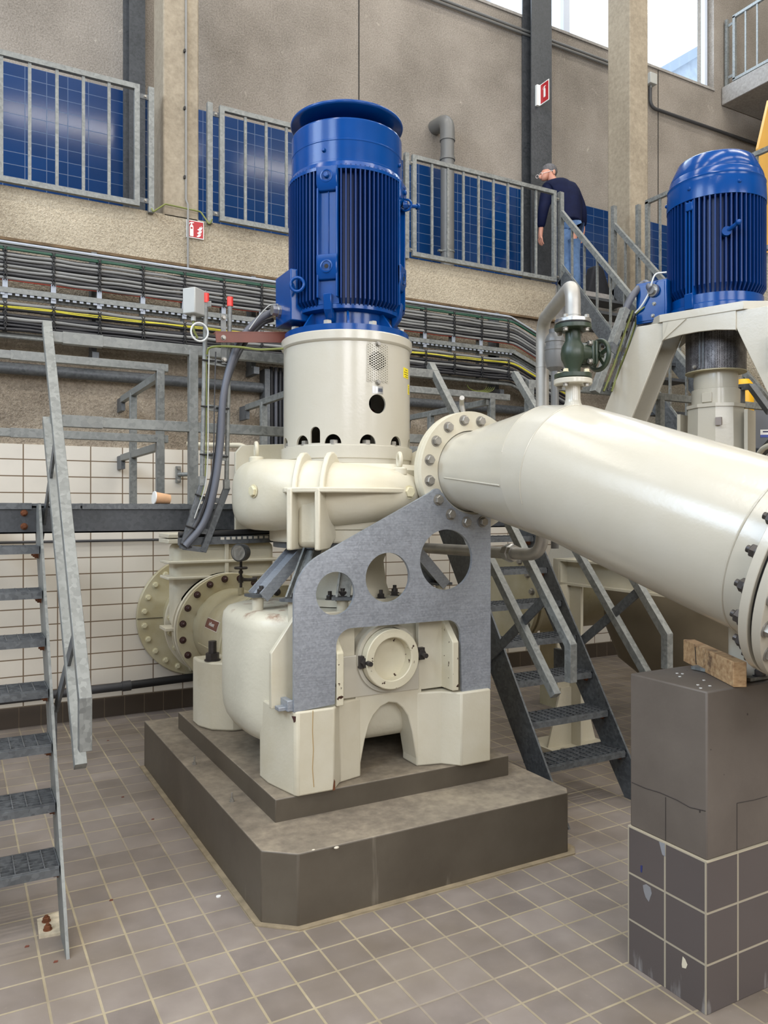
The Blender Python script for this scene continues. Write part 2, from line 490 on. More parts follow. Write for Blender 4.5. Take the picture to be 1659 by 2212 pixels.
def m_plinthpaint():
    n = NT('brown_grey_floor_paint')
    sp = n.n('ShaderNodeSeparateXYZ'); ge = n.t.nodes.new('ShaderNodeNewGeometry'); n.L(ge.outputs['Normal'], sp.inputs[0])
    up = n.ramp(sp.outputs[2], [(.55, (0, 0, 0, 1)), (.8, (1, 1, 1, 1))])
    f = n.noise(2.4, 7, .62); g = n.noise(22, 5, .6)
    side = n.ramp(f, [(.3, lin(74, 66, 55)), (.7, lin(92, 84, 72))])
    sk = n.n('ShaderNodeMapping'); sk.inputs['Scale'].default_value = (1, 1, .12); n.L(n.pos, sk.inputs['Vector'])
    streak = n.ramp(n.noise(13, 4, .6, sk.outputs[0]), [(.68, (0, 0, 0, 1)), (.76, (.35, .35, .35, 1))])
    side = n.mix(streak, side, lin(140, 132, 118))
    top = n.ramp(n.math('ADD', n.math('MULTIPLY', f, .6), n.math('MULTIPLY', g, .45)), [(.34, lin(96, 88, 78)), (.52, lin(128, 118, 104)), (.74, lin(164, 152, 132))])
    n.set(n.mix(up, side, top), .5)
    n.bump(g, .12, .004)
    return n.m
PLINTH = m_plinthpaint()
def m_pier():
    n = NT('brown_grey_pier_paint')
    f = n.noise(3, 6, .6)
    c = n.ramp(f, [(.3, lin(86, 78, 71)), (.7, lin(101, 93, 85))])
    pits = n.ramp(n.noise(30, 2, .3), [(.80, (0, 0, 0, 1)), (.81, (1, 1, 1, 1))])
    n.set(n.mix(pits, c, lin(52, 46, 42)), .55)
    n.bump(n.noise(34, 4), .16, .004)
    return n.m
PIER = m_pier()
def m_wood():
    n = NT('sawn_pine')
    mp = n.n('ShaderNodeMapping'); mp.inputs['Rotation'].default_value = (0, 0, math.radians(-29)); mp.inputs['Scale'].default_value = (1.5, 18, 18)
    mp.inputs['Rotation'].default_value = (0, 0, math.radians(-60)); n.L(n.pos, mp.inputs['Vector'])
    f = n.noise(3.2, 6, .6, mp.outputs[0])
    c = n.ramp(f, [(.3, lin(140, 104, 70)), (.5, lin(176, 142, 102)), (.7, lin(196, 166, 126))])
    d = n.ramp(n.noise(14, 5, .7), [(.56, (0, 0, 0, 1)), (.68, (.85, .85, .85, 1))])
    n.set(n.mix(d, c, lin(88, 66, 50)), .75)
    return n.m
WOOD = m_wood()
def m_glass():
    n = NT('window_glass')
    t = n.n('ShaderNodeBsdfTransparent'); g = n.n('ShaderNodeBsdfGlossy'); g.inputs['Roughness'].default_value = .02
    mx = n.n('ShaderNodeMixShader'); mx.inputs[0].default_value = .07
    n.L(t.outputs[0], mx.inputs[1]); n.L(g.outputs[0], mx.inputs[2])
    n.L(mx.outputs[0], n.t.nodes['Material Output'].inputs['Surface'])
    return n.m
GLASS = m_glass()
ALU = plain('white_window_frame', lin(196, 205, 220), .4)

# small shared parts
def hexbolt(r, h, mat, shank=0.0, wash=True):
    m = MB()
    if wash: m.lathe([(r * 1.25, 0), (r * 1.25, h * .16)], n=20)
    m.lathe([(r, h * .1), (r, h * .85), (r * .86, h)], n=6)
    if shank: m.cyl((0, 0, h), (0, 0, h + shank), r * .52, 12)
    return mesh_of(m, mat)
HEX_ZINC = hexbolt(.0165, .021, BOLT)
HEX_BIG = hexbolt(.0225, .026, BOLT_DARK, .014)
HEX_BIGHEAD = hexbolt(.0225, .024, BOLT)
HEX_CREAM = hexbolt(.021, .02, BOLT_CREAM)
HEX_SMALL = hexbolt(.011, .014, BOLT)
HEX_DARK = hexbolt(.02, .024, BOLT_DARK, .02)
CAPNUT = mesh_of(MB().lathe([(.026, 0), (.026, .006)], n=16).lathe([(.0195, .006), (.0195, .018), (.017, .024)], n=16).ball((0, 0, .02), .0135, 12, 8), BOLT_CAP)
HEX_RUST = hexbolt(.014, .018, RUST, .006)
# ================================================================== THE SETTING
YG, YL, YW = 6.70, 6.74, 7.90            # gallery edge, lower wall, upper wall
ZS, ZF = 3.80, 4.20                      # underside and floor of the gallery
XR = 6.95                                # right end of the sunken pump hall
struct('floor', MB().box(-6, -7, -.2, XR, YL + .3, 0), FLOOR)
struct('wall_back_lower', MB().box(-6, YL, 2.21, XR + .3, YL + .3, ZS), CONC_LOW)
struct('trim_1', MB().box(-6, YL - .015, .16, XR, YL + .1, 2.21), WHITE_TILE)
struct('baseboard_back', MB().box(-6, YL - .04, 0, XR, YL + .1, .16), BASE_TILE)
struct('trim_2', MB().box(-6, YG, ZS, 5.86, YG + .2, ZF), CONC_ROUGH)
struct('trim_3', MB().box(-6, YG - .012, ZS - .022, 5.86, YG + .05, ZS), RUSTLINE)
struct('floor_gallery', MB().box(-6, YG + .2, ZS, 14, YW, ZF - .01).box(5.86, YG, ZS, XR + .2, YG + .2, ZF - .01), CONC_SLAB)
struct('wall_right', MB().box(XR, -7, 0, XR + .3, YL, ZF), CONC_ROUGH)
struct('floor_wing', MB().box(XR + .3, -7, ZS, 14, YG + .2, ZF - .01), CONC_SLAB)
struct('wall_back', MB().box(-6, YW, ZF - .4, 14, YW + .3, 8.0), CONC_WALL)
struct('trim_4', MB().box(-6, YW - .012, ZF - .01, 14, YW, 5.77), BLUE_TILE)
struct('wall_back_upper', MB().box(-6, YW, 8.0, 2, YW + .3, 11.2).box(9.99, YW, 8.0, 14, YW + .3, 11.2).box(2, YW, 10.7, 9.99, YW + .3, 11.2), CONC_WALL)
struct('wall_left', MB().box(-6.3, -7, -.2, -6, YW + .3, 5.2).box(-6.3, -7, 9.2, -6, YW + .3, 11.2).box(-6.3, 6.6, 5.2, -6, YW + .3, 9.2).box(-6.3, -7, 5.2, -6, -4, 9.2), CONC_SLAB)
struct('wall_far_right', MB().box(14, -7, ZS, 14.3, YW + .3, 11.2), CONC_WALL)
struct('wall_front', MB().box(-6.3, -7.3, -.2, 14.3, -7, 11.2), CONC_SLAB)
struct('ceiling', MB().box(-6.3, -7.3, 11.2, 14.3, YW + .3, 11.4), CONC_SLAB)
# joints of the concrete panels
struct('trim_5', MB().box(4.012, YW - .004, 5.77, 4.024, YW + .01, 8.0), DARKHOLE)
struct('trim_6', MB().box(8.80, YW - .004, 5.77, 8.812, YW + .01, 8.0), DARKHOLE)
# windows under the roof
def window(k, x0, x1):
    f = MB()
    y0, y1 = YW + .10, YW + .17
    w = .055
    f.box(x0, y0, 8.0, x0 + w, y1, 10.7).box(x1 - w, y0, 8.0, x1, y1, 10.7).box(x0, y0, 8.0, x1, y1, 8.05).box(x0, y0, 10.65, x1, y1, 10.7)
    o = struct('window_%d' % k, f, ALU)
    MB().box(x0 + w, y0 + .03, 8.05, x1 - w, y0 + .038, 10.65).build('window_pane', GLASS, o)
for k, (x0, x1) in enumerate([(2.0, 3.9), (3.9, 5.88), (5.88, 7.19), (7.19, 8.42), (8.42, 9.97)]): window(k + 1, x0, x1)
struct('trim_7', MB().box(2, YW - .02, 7.965, 9.99, YW + .1, 8.0), CONC_SLAB)
# gable of a building outside
g = MB().prism([(0, 0), (20, 0), (20, 26.2), (0, 12.6)], (15, 22, 0), (1, 0, 0), (0, 0, 1), -.3)
r = thing('neighbour_building', 'pale brick gable of the building outside the rightmost window', 'building', (25, 22, 0))
g.build('gable_wall', plain('pale_brick', lin(146, 158, 172), .8, 0, .12, 3), r)
MB().bar((15, 21.9, 12.5), (35, 21.9, 26.1), .5, .35, (0, 0, 1)).build('roof_edge', plain('roof_edge_grey', lin(128, 142, 160), .6), r)

# concrete columns on the gallery edge
def column(n, x0, x1):
    struct(n, MB().box(x0, YG, ZF - .02, x1, YG + .36, 11.2), CONC_SMOOTH, None, .012)
column('column_1', 1.552, 1.856)
column('column_2', 7.0, 7.30)
# galvanised steel uprights against the upper wall
def upright(x0, x1, label):
    r = thing('steel_upright', label, 'steel column', ((x0 + x1) / 2, YW - .15, ZF))
    xm = (x0 + x1) / 2
    MB().box(x0 + .03, YW - .165, ZF, x1, YW - .15, 11.2).build('flange', GALV_DULL, r)
    MB().box(xm - .006, YW - .15, ZF, xm + .006, YW - .03, 11.2).build('web', GALV_DULL, r)
    MB().box(x0, YW - .03, ZF, x1, YW - .0125, 11.2).build('flange', GALV_DULL, r)
upright(1.44, 1.62, 'dark steel upright on the gallery wall left of the first concrete column')
upright(6.34, 6.70, 'dark steel upright on the gallery wall behind the bending person')

# ------------------------------------------------------------------ concrete plinth of the pump
r = thing('machine_plinth', 'brown grey painted concrete plinth in two steps under the large pump', 'plinth', (1.9, 4.0, 0))
PX0, PX1, PY0, PY1 = 1.103, 2.70, 2.952, 5.3
MB().prism([(1.225, PY0), (2.66, PY0), (PX1, 3.0), (PX1, PY1), (PX0, PY1), (PX0, 3.055)], (0, 0, 0), (1, 0, 0), (0, 1, 0), .30).build('base_slab', PLINTH, r, None, .006)
MB().prism([(1.257, 3.294), (2.56, 3.294), (2.56, 5.02), (1.257, 5.02)], (0, 0, .295), (1, 0, 0), (0, 1, 0), .108).build('upper_step', PLINTH, r, None, .005)
MB().prism([(1.218, PY0 - .028), (2.68, PY0 - .03), (PX1 + .03, 2.98), (PX1 + .03, PY1), (PX0 - .03, PY1), (PX0 - .027, 3.045)], (0, 0, .0005), (1, 0, 0), (0, 1, 0), .006).build('mortar_edge', plain('mortar', lin(142, 128, 104), .9, 0, .25, 14, .4), r)
for (x, y, lb) in ((420, 1651, 'short threaded stud standing on the plinth ledge, the farther of two'), (501, 1731, 'short threaded stud standing on the plinth ledge, the nearer of two')):
    p = aZ(x, y, .30)
    m = MB().lathe([(.013, 0), (.013, .004)], p, 16).lathe([(.010, .004), (.010, .014)], p, 6).cyl(p + V((0, 0, .014)), p + V((0, 0, .042)), .005, 8)
    tag(m.build('anchor_stud', BOLT), lb, 'bolt')
# chips of paint broken from the plinth edge and bits lying about
for k, (x, y, rr, lb) in enumerate(((727, 1831, .012, 'large pale chip broken out of the plinth front edge'), (677, 1836, .008, 'small pale chip at the chamfered plinth corner'))):
    p = aZ(x, y, .299)
    tag(MB().ball(p, rr, 9, 6, (1, .5, .45)).build('concrete_chip', plain('chip_%d' % k, lin(206, 198, 180), .9), None, 40), lb, 'chip')
p = aZ(472, 1937, 0)
tag(MB().lathe([(.009, 0), (.009, .004)], p, 16, sx=1.2).build('white_disc', SIGN_WHITE), 'tiny white disc lying on the floor left of the plinth', 'disc')
for k, (x, y) in enumerate(((233, 1600), (352, 1620), (265, 1722), (240, 1945), (330, 1770), (120, 2078), (58, 2045))):
    p = aZ(x, y, 0)
    tag(MB().prism([(-.008, -.004), (.006, -.006), (.009, .003), (-.003, .006)], p, (1, 0, 0), (0, 1, 0), .003).build('dirt_crumb', BROWN),
        'dark crumb of dirt on the tiles left of the plinth', 'dirt', 'dirt crumbs on the floor')

# ------------------------------------------------------------------ tiled pier on the right
r = thing('concrete_pier', 'square brown pier tiled at its foot, carrying the large pipe', 'pier', (2.8, 1.95, 0))
MB().box(2.222, 1.785, .5145, 3.4, 2.126, 1.085).build('painted_top', PIER, r, None, .006)
MB().box(2.216, 1.779, 0, 3.405, 2.131, .5145).build('tiled_foot', m_tiles('brown_pier_tiles_b', .168, .1735, 2.373, .5145, lin(86, 79, 77), lin(158, 149, 130), .0055, .34, .03, 0, 2, True), r, None, .003)
# side faces of the foot run along y: thin slips of tile with their own joints
MB().box(2.2135, 1.781, .001, 2.2165, 2.129, .5135).build('side_tiles', m_tiles('brown_pier_tiles_side', .172, .1735, 1.955, .5145, lin(86, 79, 77), lin(158, 149, 130), .0055, .34, .03, 1, 2, True), r)
MB().box(2.2145, 1.7775, .5118, 3.405, 2.130, .5160).build('grout_edge', plain('grout', lin(172, 162, 140), .8), r)
def face_mark(pts, X, mat, name, rad=.0016):
    MB().tube([aX(a, b, X) for a, b in pts], rad, 6).build(name, mat, r, 40)
CRK = plain('dark_crack', lin(50, 44, 40), .8)
face_mark([(1365, 1690), (1395, 1703), (1425, 1712), (1462, 1728), (1490, 1744), (1524, 1752)], 2.2217, CRK, 'crack')
face_mark([(1438, 1722), (1438, 1815)], 2.2217, CRK, 'joint_line')
for pp in ([(1592, 1735), (1592, 1836)], [(1592, 1735), (1630, 1728), (1657, 1720)]):
    MB().tube([aY(a, b, 1.7847) for a, b in pp], .0014, 6).build('joint_line', CRK, r, 40)
def face_patch(pts, X, mat, name):
    q = [aX(a, b, X) for a, b in pts]
    MB().prism([(p.y, p.z) for p in q], (X, 0, 0), (0, 1, 0), (0, 0, 1), -.0012).build(name, mat, r)
face_patch([(1473, 2083), (1475, 2066), (1480, 2072), (1485, 2084), (1482, 2092), (1474, 2090)], 2.2135, plain('pale_paint', lin(206, 198, 176), .6), 'paint_mark')
face_patch([(1389, 1912), (1396, 1910), (1405, 1917), (1408, 1930), (1402, 1948), (1395, 1938), (1391, 1925)], 2.2135, plain('grey_smear', lin(128, 128, 130), .6), 'paint_mark')
face_patch([(1384, 1869), (1388, 1870), (1387, 1885), (1384, 1883)], 2.2135, plain('blue_smear', lin(44, 52, 104), .5), 'paint_mark')
face_patch([(1424, 1818), (1436, 1822), (1437, 1850), (1431, 1846)], 2.2135, plain('grey_smear_b', lin(132, 134, 138), .6), 'paint_mark')
for k, (a, b) in enumerate(((1462, 1455), (1468, 1462), (1474, 1456), (1507, 1480), (1513, 1487), (1533, 1482), (1520, 1470))):
    p = aZ(a, b, 1.085)
    tag(MB().prism([(-.005, -.003), (.004, -.004), (.006, .002), (-.002, .004)], p, (1, 0, 0), (0, 1, 0), .002).build('paint_flake', SIGN_WHITE), 'white paint flake lying on top of the brown pier', 'flake', 'white flakes on the pier')
# timber offcut lying across the pier
r = thing('timber_offcut', 'rough sawn timber offcut lying across the top of the brown pier', 'timber', (2.48, 1.98, 1.086))
a, b = V((2.375, 1.772, 1.13)), V((2.605, 2.178, 1.13))
MB().bar(a, b, .047, .088).build('beam', WOOD, r, None, .003)
d = (b - a).normalized(); s = d.cross(V((0, 0, 1)))
q = a + d * .33 - s * .0238
MB().bar(q + V((0, 0, -.03)), q + V((0, 0, .036)) + d * .012, .007, .001, s).build('ink_mark', INK, r)

# ------------------------------------------------------------------ pipes, trays and cables on the lower wall
def wall_tube(name, lb, cat, z, y, r, x0, x1, mat, grp=None):
    return tag(MB().tube([(x0, y, z), (x1, y, z)], r, 14).build(name, mat, None, 40), lb, cat, grp)
wall_tube('wall_pipe', 'thick grey pipe along the coarse wall below the cable trays', 'pipe', 2.785, 6.66, .045, -2, 2.42, GALV_DARK)
wall_tube('wall_pipe', 'grey wall pipe to the right of the large pump, behind the walkway railing', 'pipe', 2.76, 6.66, .045, 2.75, 5.9, GALV_DARK)
wall_tube('conduit', 'thin dark conduit across the white tiles, below the walkway beam', 'conduit', 1.443, 6.70, .011, -2, 1.62, CABLE_DARK)
r = thing('floor_pipe', 'black pipe running low along the white tiles behind the step ladder', 'pipe', (.8, 6.62, .1))
MB().tube([(-2, 6.62, .22), (1.2, 6.62, .255)], .034, 16).build('pipe_run', CABLE_DARK, r, 40)
MB().tube([(1.2, 6.62, .255), (1.27, 6.62, .257)], .042, 16).build('coupling', CABLE_DARK, r, 40)
MB().tube([(1.24, 6.62, .257), (1.95, 6.62, .275)], .034, 16).build('pipe_run', BLACK, r, 40)
# vertical cable duct
r = thing('cable_duct', 'tall open cable duct on the coarse wall just left of the pump lantern', 'cable duct', (2.55, 6.66, 1.9))
MB().box(2.42, 6.70, 1.75, 2.74, 6.735, 2.95).build('back_panel', GALV_DARK, r)
MB().box(2.42, 6.60, 1.75, 2.47, 6.70, 2.95).build('side_rail', GALV_DARK, r)
MB().box(2.70, 6.60, 1.75, 2.74, 6.70, 2.95).build('side_rail', GALV_DARK, r)
for k in range(5):
    tag(MB().tube([(2.505 + k * .042, 6.66, 1.75), (2.505 + k * .042, 6.66, 2.98)], .017, 10).build('duct_cable', CABLE_BIG if k % 2 else CABLE_BLACK, None, 40),
        'dark cable standing in the open duct left of the lantern', 'cable', 'cables in the tall duct')

# two long cable trays; the right end slopes down towards the gallery stair
XB, XE = 5.05, 5.85
def tray_path(z, y, x0=-2.0, dz=-.30):
    return bend_path([(x0, y, z), (XB, y, z), (XE, y, z + dz)], .25, 5)
ZINC = plain('pale_zinc_strip', lin(160, 166, 176), .5, .2)
def tray(label, ztop, zbot, y, hang=False):
    r = thing('cable_tray', label, 'cable tray', (1.8, y, zbot))
    for z, hh in ((ztop - .012, .026), (zbot, .036)):
        pts = [(-2, y, z), (XB, y, z), (XE, y, z - .30)]
        m = MB()
        for a, b in zip(pts, pts[1:]): m.bar(a, b, .012, hh).bar(V(a) + V((0, -.012, hh / 2)), V(b) + V((0, -.012, hh / 2)), .03, .006)
        m.build('side_rail', GALV, r)
    if hang:
        MB().tube(tray_path(ztop + .012, y - .01), .012, 10).build('top_rail', ZINC, r, 40)
        pts = [(-2, y - .062, zbot + .014), (XB, y - .062, zbot + .014), (XE, y - .062, zbot - .286)]
        m = MB()
        for a, b in zip(pts, pts[1:]): m.bar(a, b, .010, .040)
        m.build('middle_rail', GALV, r)
        cb = [(XB, zbot - .002), (-1.95, zbot - .002)]; xx = -1.95
        while xx < XB - .05: cb += [(xx, zbot - .022), (xx + .028, zbot - .022), (xx + .028, zbot - .006), (xx + .05, zbot - .006)]; xx += .05
        MB().prism(cb, (0, y - .056, 0), (1, 0, 0), (0, 0, 1), .006).build('rail_teeth', ZINC, r)
    x = -1.66; k = 0
    while x < XB - .1:
        MB().box(x - .016, y + .002, zbot, x + .016, y + .016, ztop).build('rung', GALV, r)
        if hang: MB().box(x - .018, y - .055, zbot - .045, x + .018, y - .047, zbot + .10).build('hanger', ZINC, r)
        k += 1; x += .332
    x = -.35
    while x < XB:
        MB().box(x - .025, y + .02, zbot - .12, x + .025, y + .24, zbot - .06).box(x - .02, y + .1, zbot - .1, x + .02, y + .235, ztop + .07).build('bracket', GALV_DARK, r)
        x += 1.33
    return r
TY = 6.48
tray('upper cable tray packed with grey cables on the coarse wall', 3.68, 3.31, TY, True)
tray('lower cable tray packed with black cables on the coarse wall', 3.30, 3.00, TY + .004)
def wavy(z, y, amp, x0=-2.0, dz=-.30, seed=0):
    rnd = random.Random(seed); pts = []; x = x0
    while x < XB:
        pts.append((x, y + rnd.uniform(-.004, .004), z + rnd.uniform(-amp, amp))); x += .166
    pts += [(XB + .06, y, z - .02), (XB + .3, y, z + dz * .38), (XE, y, z + dz)]
    return smooth_path(pts, 3)
# grey cables of the upper tray, in rows
n = 0
for row, z in enumerate((3.605, 3.575, 3.545, 3.517, 3.488, 3.458, 3.430)):
    for lay in range(2):
        n += 1
        tag(MB().tube(wavy(z - lay * .013, TY - .03 - lay * .022, .004, seed=n), .0125, 8).build('grey_cable', CABLE_GREY if (row + lay) % 3 else CABLE_DARK, None, 50),
            'grey cable strapped along the upper tray on the coarse wall', 'cable', 'grey cables of the upper tray')
for k, z in enumerate((3.640, 3.626)):
    tag(MB().tube(wavy(z, TY - .05 - k * .012, .003, seed=40 + k), .008, 8).build('green_cable', CABLE_GREEN, None, 50), 'dark green cable along the top of the upper tray', 'cable', 'green cables of the upper tray')
tag(MB().tube(wavy(3.652, TY - .03, .002, seed=45), .010, 8).build('black_cable', CABLE_BLACK, None, 50), 'black cable just under the top rail of the upper tray', 'cable')
tag(MB().tube(wavy(3.402, TY - .045, .003, seed=47), .005, 6).build('red_cable', CABLE_RED, None, 50), 'thin red cable along the foot of the upper cable bundle', 'cable')
n = 0
for row, z in enumerate((3.235, 3.19, 3.150, 3.125, 3.098, 3.072, 3.045)):
    for lay in range(2 if row > 1 else 1):
        n += 1
        tag(MB().tube(wavy(z - lay * .010, TY - .03 - lay * .024, .005, seed=60 + n), .0125 if row % 3 else .015, 8).build('black_cable', CABLE_BLACK if (row + lay) % 4 else CABLE_GREY, None, 50),
            'black cable strapped along the lower tray on the coarse wall', 'cable', 'black cables of the lower tray')
for k in range(2):
    tag(MB().tube(wavy(3.205 - k * .009, TY - .066, .004, seed=90 + k), .0042, 6).build('yellow_cable', CABLE_YELLOW, None, 50), 'thin yellow cable along the lower tray', 'cable', 'yellow cables of the lower tray')
# black straps
for k in range(21):
    x = -1.66 + k * .332
    m = MB()
    for i in range(7):
        z = 3.645 - i * .036
        m.tube([(x - .012, TY - .068, z), (x + .012, TY - .072, z - .036)], .0045, 5).tube([(x + .012, TY - .068, z), (x - .012, TY - .072, z - .036)], .0045, 5)
    tag(m.build('cable_strap', BLACK), 'black lashing round the grey cables of the upper tray', 'cable tie', 'lashings on the upper tray')
    m = MB()
    for i in range(5):
        z = 3.235 - i * .042
        m.tube([(x - .012, TY - .072, z), (x + .012, TY - .076, z - .042)], .0045, 5).tube([(x + .012, TY - .072, z), (x - .012, TY - .076, z - .042)], .0045, 5)
    tag(m.build('cable_strap', BLACK), 'black lashing round the black cables of the lower tray', 'cable tie', 'lashings on the lower tray')
r = tag(MB().tube(tray_path(2.985, TY - .03), .014, 10).build('earth_rail', GALV, None, 40), 'bright tube under the lower cable tray', 'tube')
# coil of yellow wire hanging right of the lantern
cc = aY(1030, 838, 6.5)
m = MB()
for k in range(5):
    m.tube([(cc.x + (.12 + k * .012) * math.cos(a) + k * .01, 6.5 - k * .004, cc.z + .02 + (.05 + k * .004) * math.sin(a)) for a in [PI + i * PI / 10 for i in range(11)]], .004, 6)
tag(m.build('wire_coil', CABLE_YG, None, 40), 'loops of yellow green wire hanging under the lower cable tray', 'wire')
# cream pipe loop on the wall behind the pump
tag(MB().tube(bend_path([aY(403, 960, 6.35), aY(470, 962, 6.3), aY(520, 962, 6.25), aY(545, 975, 6.2)], .08), .022, 12).build('cream_pipe', CREAM_ROUGH, None, 40), 'cream pipe end above the white tiles behind the cable ladder', 'pipe')
r = thing('wall_clamp', 'small pipe clamp bolted to the white tiles behind the cable ladder', 'clamp', aY(387, 1025, 6.70))
p = aY(385, 1025, 6.7)
MB().box(p.x - .02, 6.69, p.z - .07, p.x + .02, 6.715, p.z + .07).build('plate', GALV, r)
MB().cyl((p.x, 6.69, p.z), (p.x + .1, 6.6, p.z), .018).build('arm', GALV, r, 40)
for dz in (-.05, .05): put(HEX_SMALL, 'bolt', r, (p.x, 6.69, p.z + dz), (0, -1, 0))

# ------------------------------------------------------------------ gallery railings
def rail_panel(label, x0, x1, bars, posts, y=6.65, z0=4.205, z1=5.207):
    r = thing('railing_panel', label, 'railing', ((x0 + x1) / 2, y, z0))
    w = .042
    MB().bar((x0, y, z1 - w / 2), (x1, y, z1 - w / 2), .04, w).bar((x0, y, z0 + w / 2), (x1, y, z0 + w / 2), .04, w).bar((x0 + w / 2, y, z0 + w), (x0 + w / 2, y, z1 - w), .04, w, (1, 0, 0)).bar((x1 - w / 2, y, z0 + w), (x1 - w / 2, y, z1 - w), .04, w, (1, 0, 0)).build('frame', GALV, r)
    for x in bars: MB().bar((x, y, z0 + w), (x, y, z1 - w), .018, .024, (1, 0, 0)).build('bar', GALV, r)
    for x, side in posts:
        MB().bar((x, y + .02, z0 - .03), (x, y + .02, z1 + .012), .045, .045, (1, 0, 0)).build('post', GALV, r)
        for z in (z0 + .06, z1 - .08):
            MB().box(min(x, x + side * .1), y + .002, z - .02, max(x, x + side * .1), y + .012, z + .02).build('bracket', GALV_DARK, r)
            put(HEX_SMALL, 'bolt', r, (x + side * .05, y + .002, z), (0, -1, 0))
    return r
rail_panel('gallery railing panel left of the first concrete column', -1.2, 1.345, [-.86 + k * .1965 for k in range(11)], [(1.443, -1)])
rail_panel('gallery railing panel between the first column and the tall blue motor', 2.022, 3.83, [2.257 + k * .1935 for k in range(8)], [(1.941, 1)])
rail_panel('gallery railing panel between the tall blue motor and the bending person', 3.972, 5.815, [4.205 + k * .1905 for k in range(8)], [(3.917, 1), (5.90, -1)])
# earthing wire hopping across the first column
tag(MB().tube(bend_path([(1.44, 6.63, 4.20), (1.45, 6.62, 4.17), (1.56, 6.66, 4.27), (1.86, 6.66, 4.26), (1.93, 6.63, 4.15), (1.95, 6.62, 4.20)], .03), .007, 8).build('earth_wire', CABLE_YG, None, 40), 'green yellow wire looping across the foot of the first column', 'wire')
# conduit up the first column
r = thing('column_conduit', 'thin grey conduit clipped to the front of the first column', 'conduit', (1.72, 6.66, 3.5))
MB().tube([(1.742, 6.685, 11.0), (1.742, 6.685, 4.35), (1.752, 6.66, 4.30), (1.752, 6.66, 3.70)], .0095, 10).build('tube', plain('mid_grey_tube', lin(126, 124, 120), .5), r, 40)
for z in (6.15, 5.62, 5.13, 4.54): MB().box(1.722, 6.672, z - .012, 1.736, 6.699, z + .012).build('clip', BLACK, r)

# fire extinguisher sign on the parapet
p = aY(421.5, 496, 6.685)
r = thing('fire_sign', 'square red fire extinguisher sign with flames below the first column', 'sign', (p.x, 6.69, p.z - .075))
S = .0755
MB().box(p.x - S, 6.682, p.z - S, p.x + S, 6.694, p.z + S).build('plate', SIGN_WHITE, r)
MB().box(p.x - S * .91, 6.680, p.z - S * .91, p.x + S * .91, 6.683, p.z + S * .91).build('red_field', SIGN_RED, r)
def ext_picto(mb, ox, oz, s, o, ex, ey, th):
    """extinguisher outline: body, neck, lever and hose"""
    P = lambda pts: [(ox + a * s, oz + b * s) for a, b in pts]
    mb.prism(P([(-.16, -.72), (.16, -.72), (.18, -.66), (.18, .2), (.12, .36), (.05, .42), (-.05, .42), (-.12, .36), (-.18, .2), (-.18, -.66)]), o, ex, ey, th)
    mb.prism(P([(-.05, .42), (.05, .42), (.05, .54), (.24, .60), (.24, .66), (-.02, .68), (-.18, .60), (-.30, .40), (-.30, .30), (-.24, .30), (-.22, .42), (-.10, .55), (-.05, .54)]), o, ex, ey, th)
m = MB(); ext_picto(m, -.032, 0, .088, (p.x, 6.680, p.z), (1, 0, 0), (0, 0, 1), .0015); m.build('extinguisher_mark', SIGN_WHITE, r)
MB().box(p.x - .040, 6.6775, p.z + .0, p.x - .024, 6.679, p.z + .014).build('label_mark', SIGN_RED, r)
m = MB()
for i, (fx, fz, fs) in enumerate(((.030, -.058, 1.0), (.036, -.030, 1.1), (.040, .0, 1.15))):
    m.prism([(fx + a * .022 * fs, fz + b * .03 * fs) for a, b in ((-.9, .05), (-.5, -.15), (.1, -.1), (.7, .25), (1.0, .95), (.55, .55), (.5, 1.1), (.1, .5), (-.1, .8), (-.3, .3))], (p.x, 6.680, p.z), (1, 0, 0), (0, 0, 1), .0015)
m.build('flame_mark', SIGN_WHITE, r)
# projecting sign on the second steel upright
q = aY(1176, 200, 7.62)
r = thing('projecting_sign', 'red projecting fire extinguisher sign on the steel upright above the person', 'sign', (q.x, 7.62, q.z - .12))
ex = V((0, -1, 0))
o = V((q.x, 7.72, q.z))
MB().box(q.x - .05, 7.70, q.z - .13, q.x - .006, 7.735, q.z + .13).build('mounting_strip', SIGN_WHITE, r)
MB().prism([(0, -.13), (.19, -.13), (.19, .13), (0, .13)], o, ex, (0, 0, 1), .006).build('plate', SIGN_WHITE, r)
MB().prism([(.035, -.118), (.183, -.118), (.183, .118), (.035, .118)], o - ex.cross(V((0, 0, 1))) * -.0065, ex, (0, 0, 1), .001).build('red_field', SIGN_RED, r)
m = MB(); ext_picto(m, .112, .01, .10, o + ex.cross(V((0, 0, 1))) * .0078, ex, (0, 0, 1), .001); m.build('extinguisher_mark', SIGN_WHITE, r)

# grey PVC drain through the gallery
r = thing('drain_pipe', 'grey plastic drain pipe with a bend at its top, behind the railing', 'pipe', (5.0, 7.6, 4.2))
x = 5.03
MB().tube([(x, 7.62, 4.2), (x, 7.62, 6.0)], .080, 20).build('pipe_run', PVC, r, 40)
MB().tube(bend_path([(x, 7.62, 5.98), (x, 7.62, 6.22), (x, 7.92, 6.26)], .15, 8), .086, 20).build('elbow', PVC, r, 40)
for z in (5.995, 5.77): MB().tube([(x, 7.62, z - .016), (x, 7.62, z + .016)], .091, 20).build('collar', PVC, r, 40)
MB().tube([(x, 7.62, 4.68), (x, 7.62, 4.70)], .086, 20).box(x - .13, 7.6, 4.68, x - .06, 7.63, 4.70).build('clamp', GALV, r, 40)

